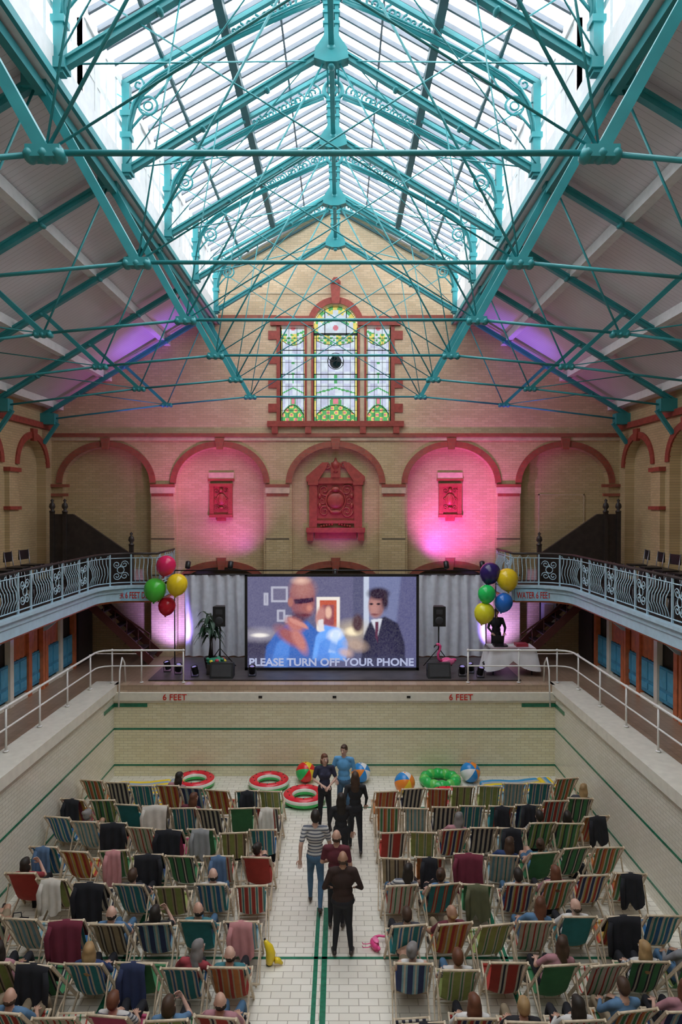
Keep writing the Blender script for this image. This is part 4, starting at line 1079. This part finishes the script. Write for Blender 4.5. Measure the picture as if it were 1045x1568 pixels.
    for q in (-1,1):
        out.ell(H((q*.030,.083,.012)),(.013,.008,.008),LIP+1,8,6,R); out.ell(H((q*.030,.0895,.012)),(.006,.004,.006),DRK,8,6,R)
        out.ell(H((q*.030,.088,.032)),(.018,.006,.004),HAI,8,4,R)
    out.ell(H((0,.092,-.048)),(.022,.008,.007),LIP,8,6,R)
    for s,q in (('l',-1),('r',1)):
        e,w=V(J['el'+s]),V(J['wr'+s]); hdv=(w-e).normalized() if ('hd'+s) not in J else V(J['hd'+s]).normalized()
        nn=V(J.get('hn'+s,(0,1,0) if abs(hdv.z)>.7 else (0,0,1))); nn=(nn-hdv*nn.dot(hdv)).normalized()
        hand_geo(out,w,hdv,nn,q,curl)
    return out.mesh(name,[M['black']]*8)
EYEW = mat('eye_white',(.7,.68,.65),.3); LIPM = mat('lips',(.45,.15,.13),.5); DRKM = mat('pupil_dark',(.02,.015,.01),.3)
skins=[mat('skin_light',(.55,.32,.23),.5,var=.06),mat('skin_fair',(.62,.38,.29),.5,var=.06),mat('skin_tan',(.40,.22,.14),.5,var=.06)]
hairs=[mat('hair_brown',(.06,.03,.016),.6,var=.3),mat('hair_dark',(.02,.014,.01),.6,var=.3),mat('hair_blonde',(.34,.21,.09),.6,var=.3),mat('hair_grey',(.22,.20,.19),.6,var=.3),mat('hair_auburn',(.13,.045,.02),.6,var=.3)]
shoe=mat('shoe_leather',(.03,.02,.018),.5)
def place_person(name,me,loc,rz,skin,top,tro,hair,sh=None):
    ob=place(name,me,loc,rz)
    for i,m in enumerate((skin,top,tro,sh or shoe,hair,DRKM,LIPM,EYEW)):
        ob.material_slots[i].link='OBJECT'; ob.material_slots[i].material=m
    return ob
def scaleJ(J,k): return {a:V(b)*k for a,b in J.items()}
def stand(**kw):
    J=dict(pelvis=(0,0,.93),waist=(0,.0,1.10),chest=(0,0,1.29),neck=(0,-.015,1.46),head=(0,.0,1.63),
      shl=(-.185,-.01,1.425),shr=(.185,-.01,1.425),ell=(-.25,-.03,1.15),elr=(.25,-.03,1.15),wrl=(-.25,.04,.90),wrr=(.25,.04,.90),
      hipl=(-.1,0,.92),hipr=(.1,0,.92),knl=(-.105,.02,.50),knr=(.105,.02,.50),anl=(-.11,-.03,.095),anr=(.11,-.03,.095),tol=(-.13,.13,.034),tor=(.13,.13,.034))
    J.update(kw); return J
def walk(**kw):
    J=stand(knl=(-.10,.14,.52),anl=(-.10,.16,.10),tol=(-.11,.31,.036),knr=(.10,-.02,.50),anr=(.10,-.26,.13),tor=(.11,-.13,.036),ell=(-.25,-.12,1.17),wrl=(-.26,-.12,.92),elr=(.25,.03,1.16),wrr=(.24,.17,.96))
    J.update(kw); return J
dcl=lambda n,c: mat(n,c,.85,var=.2)
blacktop=dcl('black_top',(.015,.015,.018)); jeans=dcl('blue_jeans',(.06,.13,.22)); dark_tr=dcl('black_trousers',(.012,.012,.016)); bluesh=dcl('blue_shirt',(.12,.35,.62)); brownsh=dcl('dark_brown_shirt',(.03,.013,.009)); maroon=dcl('maroon_shirt',(.12,.02,.03))
def hstripes(name):
    m, nt, b = newmat(name); N = nt.nodes.new; L = nt.links.new
    tc=N('ShaderNodeTexCoord'); sp=N('ShaderNodeSeparateXYZ'); L(tc.outputs['Object'],sp.inputs[0])
    d=N('ShaderNodeMath'); d.operation='DIVIDE'; d.inputs[1].default_value=.055; L(sp.outputs['Z'],d.inputs[0]); f=N('ShaderNodeMath'); f.operation='FRACT'; L(d.outputs[0],f.inputs[0])
    rp=N('ShaderNodeValToRGB'); rp.color_ramp.interpolation='CONSTANT'; rp.color_ramp.elements[0].color=(.55,.53,.50,1); rp.color_ramp.elements[1].position=.6; rp.color_ramp.elements[1].color=(.10,.11,.14,1)
    L(f.outputs[0],rp.inputs['Fac']); L(rp.outputs[0],b.inputs['Base Color']); b.inputs['Roughness'].default_value=.85
    return m
bretn=hstripes('striped_tshirt')
m1=person_mesh('woman_a',stand(elr=(.26,.02,1.18),wrr=(.10,.20,1.12),ell=(-.26,.02,1.18),wrl=(-.08,.21,1.08)),'bob','short',True,head=(.2,0,0))
place_person('standing_woman',m1,(-.20,15.8,0),pi+.15,skins[1],dcl('navy_floral_top',(.03,.03,.06)),dark_tr,hairs[4])
m2=person_mesh('man_a',stand(elr=(.27,.0,1.17),wrr=(.16,.17,1.02)),'short','short',head=(-.2,-.1,0))
ob=place_person('standing_man',m2,(.25,16.25,0),pi-.2,skins[1],bluesh,jeans,hairs[0]); ob.scale=(1.03,)*3
m3=person_mesh('woman_b',walk(),'long','long',True,head=(-.1,0,0))
place_person('walking_woman',m3,(.49,14.75,0),.05,skins[0],blacktop,dark_tr,hairs[0])
m4=person_mesh('woman_c',scaleJ(stand(),.95),'long','long',True)
place_person('standing_woman',m4,(.18,13.85,0),.1,skins[0],blacktop,dark_tr,hairs[1])
m5=person_mesh('man_b',walk(wrr=(.27,.10,.92)),'short','short',build=1.0,head=(.1,0,0))
ob=place_person('walking_man',m5,(-.30,12.7,0),-.03,skins[1],bretn,jeans,hairs[1]); ob.scale=(1.05,)*3
m6=person_mesh('man_c',stand(ell=(-.26,0,1.17),wrl=(-.12,.2,1.1)),'bald','short',build=1.1)
place_person('standing_man',m6,(0.1,12.1,0),-.1,skins[0],maroon,dark_tr,hairs[0])
m7=person_mesh('man_d',stand(ell=(-.31,-.05,1.17),wrl=(-.24,.16,1.06),elr=(.31,-.05,1.17),wrr=(.24,.16,1.06),anl=(-.14,-.03,.095),tol=(-.17,.13,.034),anr=(.14,-.03,.095),tor=(.17,.13,.034)),'bald','long',build=1.22)
place_person('standing_man',m7,(.21,11.35,0),0,skins[2],brownsh,dark_tr,hairs[0])
m8=person_mesh('dj',stand(elr=(.26,.08,1.17),wrr=(.18,.30,1.05),ell=(-.26,.08,1.17),wrl=(-.18,.30,1.05)),'short','long',head=(0,-.35,0))
place_person('stage_technician',m8,(5.0,21.15,SZ),pi,skins[0],blacktop,dark_tr,hairs[1])
def sit(**kw):
    J=dict(pelvis=(0,.07,.42),waist=(0,-.02,.55),chest=(0,-.105,.71),neck=(0,-.195,.87),head=(0,-.18,1.04),
      shl=(-.175,-.165,.84),shr=(.175,-.165,.84),ell=(-.26,.0,.64),elr=(.26,.0,.64),wrl=(-.15,.20,.60),wrr=(.15,.20,.60),
      hipl=(-.09,.09,.42),hipr=(.09,.09,.42),knl=(-.12,.50,.52),knr=(.12,.50,.52),anl=(-.13,.62,.11),anr=(.13,.62,.11),tol=(-.14,.77,.036),tor=(.14,.77,.036))
    J.update(kw); return J
sm=[person_mesh('seated_a',sit(),'short','short',voxel=.015),
    person_mesh('seated_b',sit(),'long','long',True,head=(.3,0,0),voxel=.015),
    person_mesh('seated_c',sit(elr=(.24,.06,.72),wrr=(.12,.12,.93),hdr=(-.4,-.3,.6)),'bob','short',True,head=(-.25,.1,0),voxel=.015),
    person_mesh('seated_d',sit(chest=(0,-.06,.72),waist=(0,.0,.56),neck=(0,-.09,.90),head=(0,-.04,1.06),shl=(-.175,-.07,.86),shr=(.175,-.07,.86),ell=(-.25,.12,.66),elr=(.25,.12,.66),wrl=(-.12,.34,.62),wrr=(.12,.34,.62)),'short','long',head=(0,-.25,0),build=1.08,voxel=.015),
    person_mesh('seated_e',sit(ell=(-.30,-.03,.66),wrl=(-.32,.18,.58)),'bald','short',build=1.1,head=(.5,0,0),voxel=.015),
    person_mesh('seated_f',sit(knl=(-.10,.48,.56),knr=(.02,.5,.62),anr=(-.16,.74,.42),tor=(-.2,.88,.44)),'bun','none',True,shorts=True,head=(-.5,0,0),voxel=.015),
    person_mesh('seated_g',sit(chest=(.08,-.03,.72),waist=(.03,.02,.56),neck=(.13,-.06,.89),head=(.18,-.02,1.05),shl=(-.04,-.04,.87),shr=(.29,-.06,.82),ell=(-.18,.12,.66),elr=(.36,.1,.62),wrl=(-.10,.32,.62),wrr=(.26,.30,.55)),'long','short',True,head=(-.7,0,0),voxel=.015)]
tops=[blacktop,dcl('grey_top',(.22,.22,.23)),dcl('white_top',(.6,.58,.55)),dcl('navy_top',(.02,.04,.12)),maroon,dcl('denim_shirt',(.09,.18,.3)),dcl('green_top',(.05,.13,.08)),dcl('teal_top',(.04,.16,.18)),dcl('red_top',(.3,.04,.05)),bretn,dcl('rose_top',(.38,.18,.2)),brownsh,blacktop,dcl('charcoal_top',(.05,.05,.06))]
trs=[jeans,dark_tr,dcl('khaki',(.25,.19,.12)),dark_tr]
rng=random.Random(31)
dens=[.06,.14,.26,.38,.5,.6,.68,.72,.6]
jden=[.16,.2,.26,.28,.26,.24,.24,.2,.2]
for r in range(9):
    Y=16.0-1.0*r
    n,p=(8,.62) if r<3 else (7,.69)
    for side in (-1,1):
        for k in range(n):
            X=(-1.40-p*k) if side<0 else (1.20+p*k)
            X+=rng.uniform(-.03,.03); yy=Y+rng.uniform(-.09,.09)+.012*k*k*(1 if r<5 else .5); rz=rng.uniform(-.13,.13)+side*.03
            if abs(X)>5.78: continue
            chair(X,yy,rz,fabrics[rng.randrange(len(fabrics)-6) if rng.random()<.86 else rng.randrange(len(fabrics))])
            u=rng.random()
            if u<dens[r]:
                vi=rng.choice((0,1,2,3,5,0,1,4,6,6))
                place_person('seated_spectator',sm[vi],(X,yy,0),rz,skins[rng.choice((0,1,1,0,2))],rng.choice(tops),rng.choice(trs),rng.choice([hairs[0],hairs[1],hairs[0],hairs[4],hairs[2],hairs[1],hairs[3]]))
            elif u<dens[r]+jden[r]:
                jacket(X,yy,rz,rng.randrange(4),rng.choice(jmats+[M['blackcloth']]*5))
            if rng.random()<.18:
                place('shoulder_bag',bag,(X+.05,yy-.62,0),rng.uniform(-.6,.6))
# ================================================================== LIGHTS
def spot(name,loc,tgt,col,power,size=1.2,blend=.9):
    l=bpy.data.lights.new(name,'SPOT'); l.energy=power; l.color=col; l.spot_size=size; l.spot_blend=blend; l.shadow_soft_size=.08
    o=bpy.data.objects.new(name,l); bpy.context.scene.collection.objects.link(o); o.location=loc
    o.rotation_euler=(V(tgt)-V(loc)).to_track_quat('-Z','Y').to_euler()
PK=(1,.12,.95); PU=(.28,.13,1)
spot('stage_light_pink',(-3.2,20.9,5.9),(-4.0,22.9,7.9),PK,200,1.9,1.0)
spot('stage_light_pink',(3.4,20.9,5.9),(4.1,22.9,7.3),PK,560,1.7,1.0)
spot('stage_light_pink',(0,20.7,5.6),(0,22.9,7.8),PK,90,1.4)
spot('stage_light_pink',(-4.5,20.9,6.3),(-4.8,22.6,11),(1,.14,.75),260,1.7,1.0)
spot('stage_light_pink',(4.5,20.9,6.3),(5,22.6,11),(1,.14,.75),230,1.7,1.0)
for s in (-1,1):
    spot('stage_light_purple',(s*7.0,21.2,5.4),(s*5.8,21.5,12.8),PU,1700,.42,1.0)
    spot('stage_light_violet',(s*5.0,21.4,SZ+.3),(s*5.4,22.6,3.7),(.42,.27,1),420,1.3)
mb=MB()
for x in (-4.5,-3.2,0,3.4,4.5):
    mb.lathe([(.05,-.14),(.08,-.12),(.085,.08),(.07,.09)],(x,20.85,5.72 if abs(x)>1 else 5.48),10,0,Matrix.Rotation(-.6,3,'X'))
mb.tube([(-4.9,20.8,5.54),(4.9,20.8,5.54)],.02,6,0)
for x in (-4.9,4.9): mb.tube([(x,20.8,SZ),(x,20.8,5.56)],.02,6,0)
mb.obj('lighting_bar',[M['black']])
w=bpy.data.worlds.new('sky'); bpy.context.scene.world=w; w.use_nodes=True
w.node_tree.nodes['Background'].inputs[0].default_value=(.95,.965,1,1); w.node_tree.nodes['Background'].inputs[1].default_value=6.6
for s in (-1,1):
    l=bpy.data.lights.new('skylight_portal','AREA'); l.shape='RECTANGLE'; l.size=4.6; l.size_y=WY-Y0; l.cycles.is_portal=True
    o=bpy.data.objects.new('skylight_portal',l); bpy.context.scene.collection.objects.link(o)
    o.location=(s*2.03,(WY+Y0)/2,zsk(2.03)+.1); o.rotation_euler=(0,s*math.atan(.56),0)
# ================================================================== CAMERA
cam=bpy.data.cameras.new('camera'); co=bpy.data.objects.new('camera',cam); bpy.context.scene.collection.objects.link(co)
cam.sensor_fit='HORIZONTAL'; cam.sensor_width=24; cam.lens=24; cam.clip_end=200; cam.clip_start=.05
co.location=(CAMX,0,CAMZ); co.rotation_euler=(math.radians(90-.6),0,0)
bpy.context.scene.camera=co
sc=bpy.context.scene
sc.view_settings.view_transform='Standard'; sc.view_settings.look='None'; sc.view_settings.exposure=0
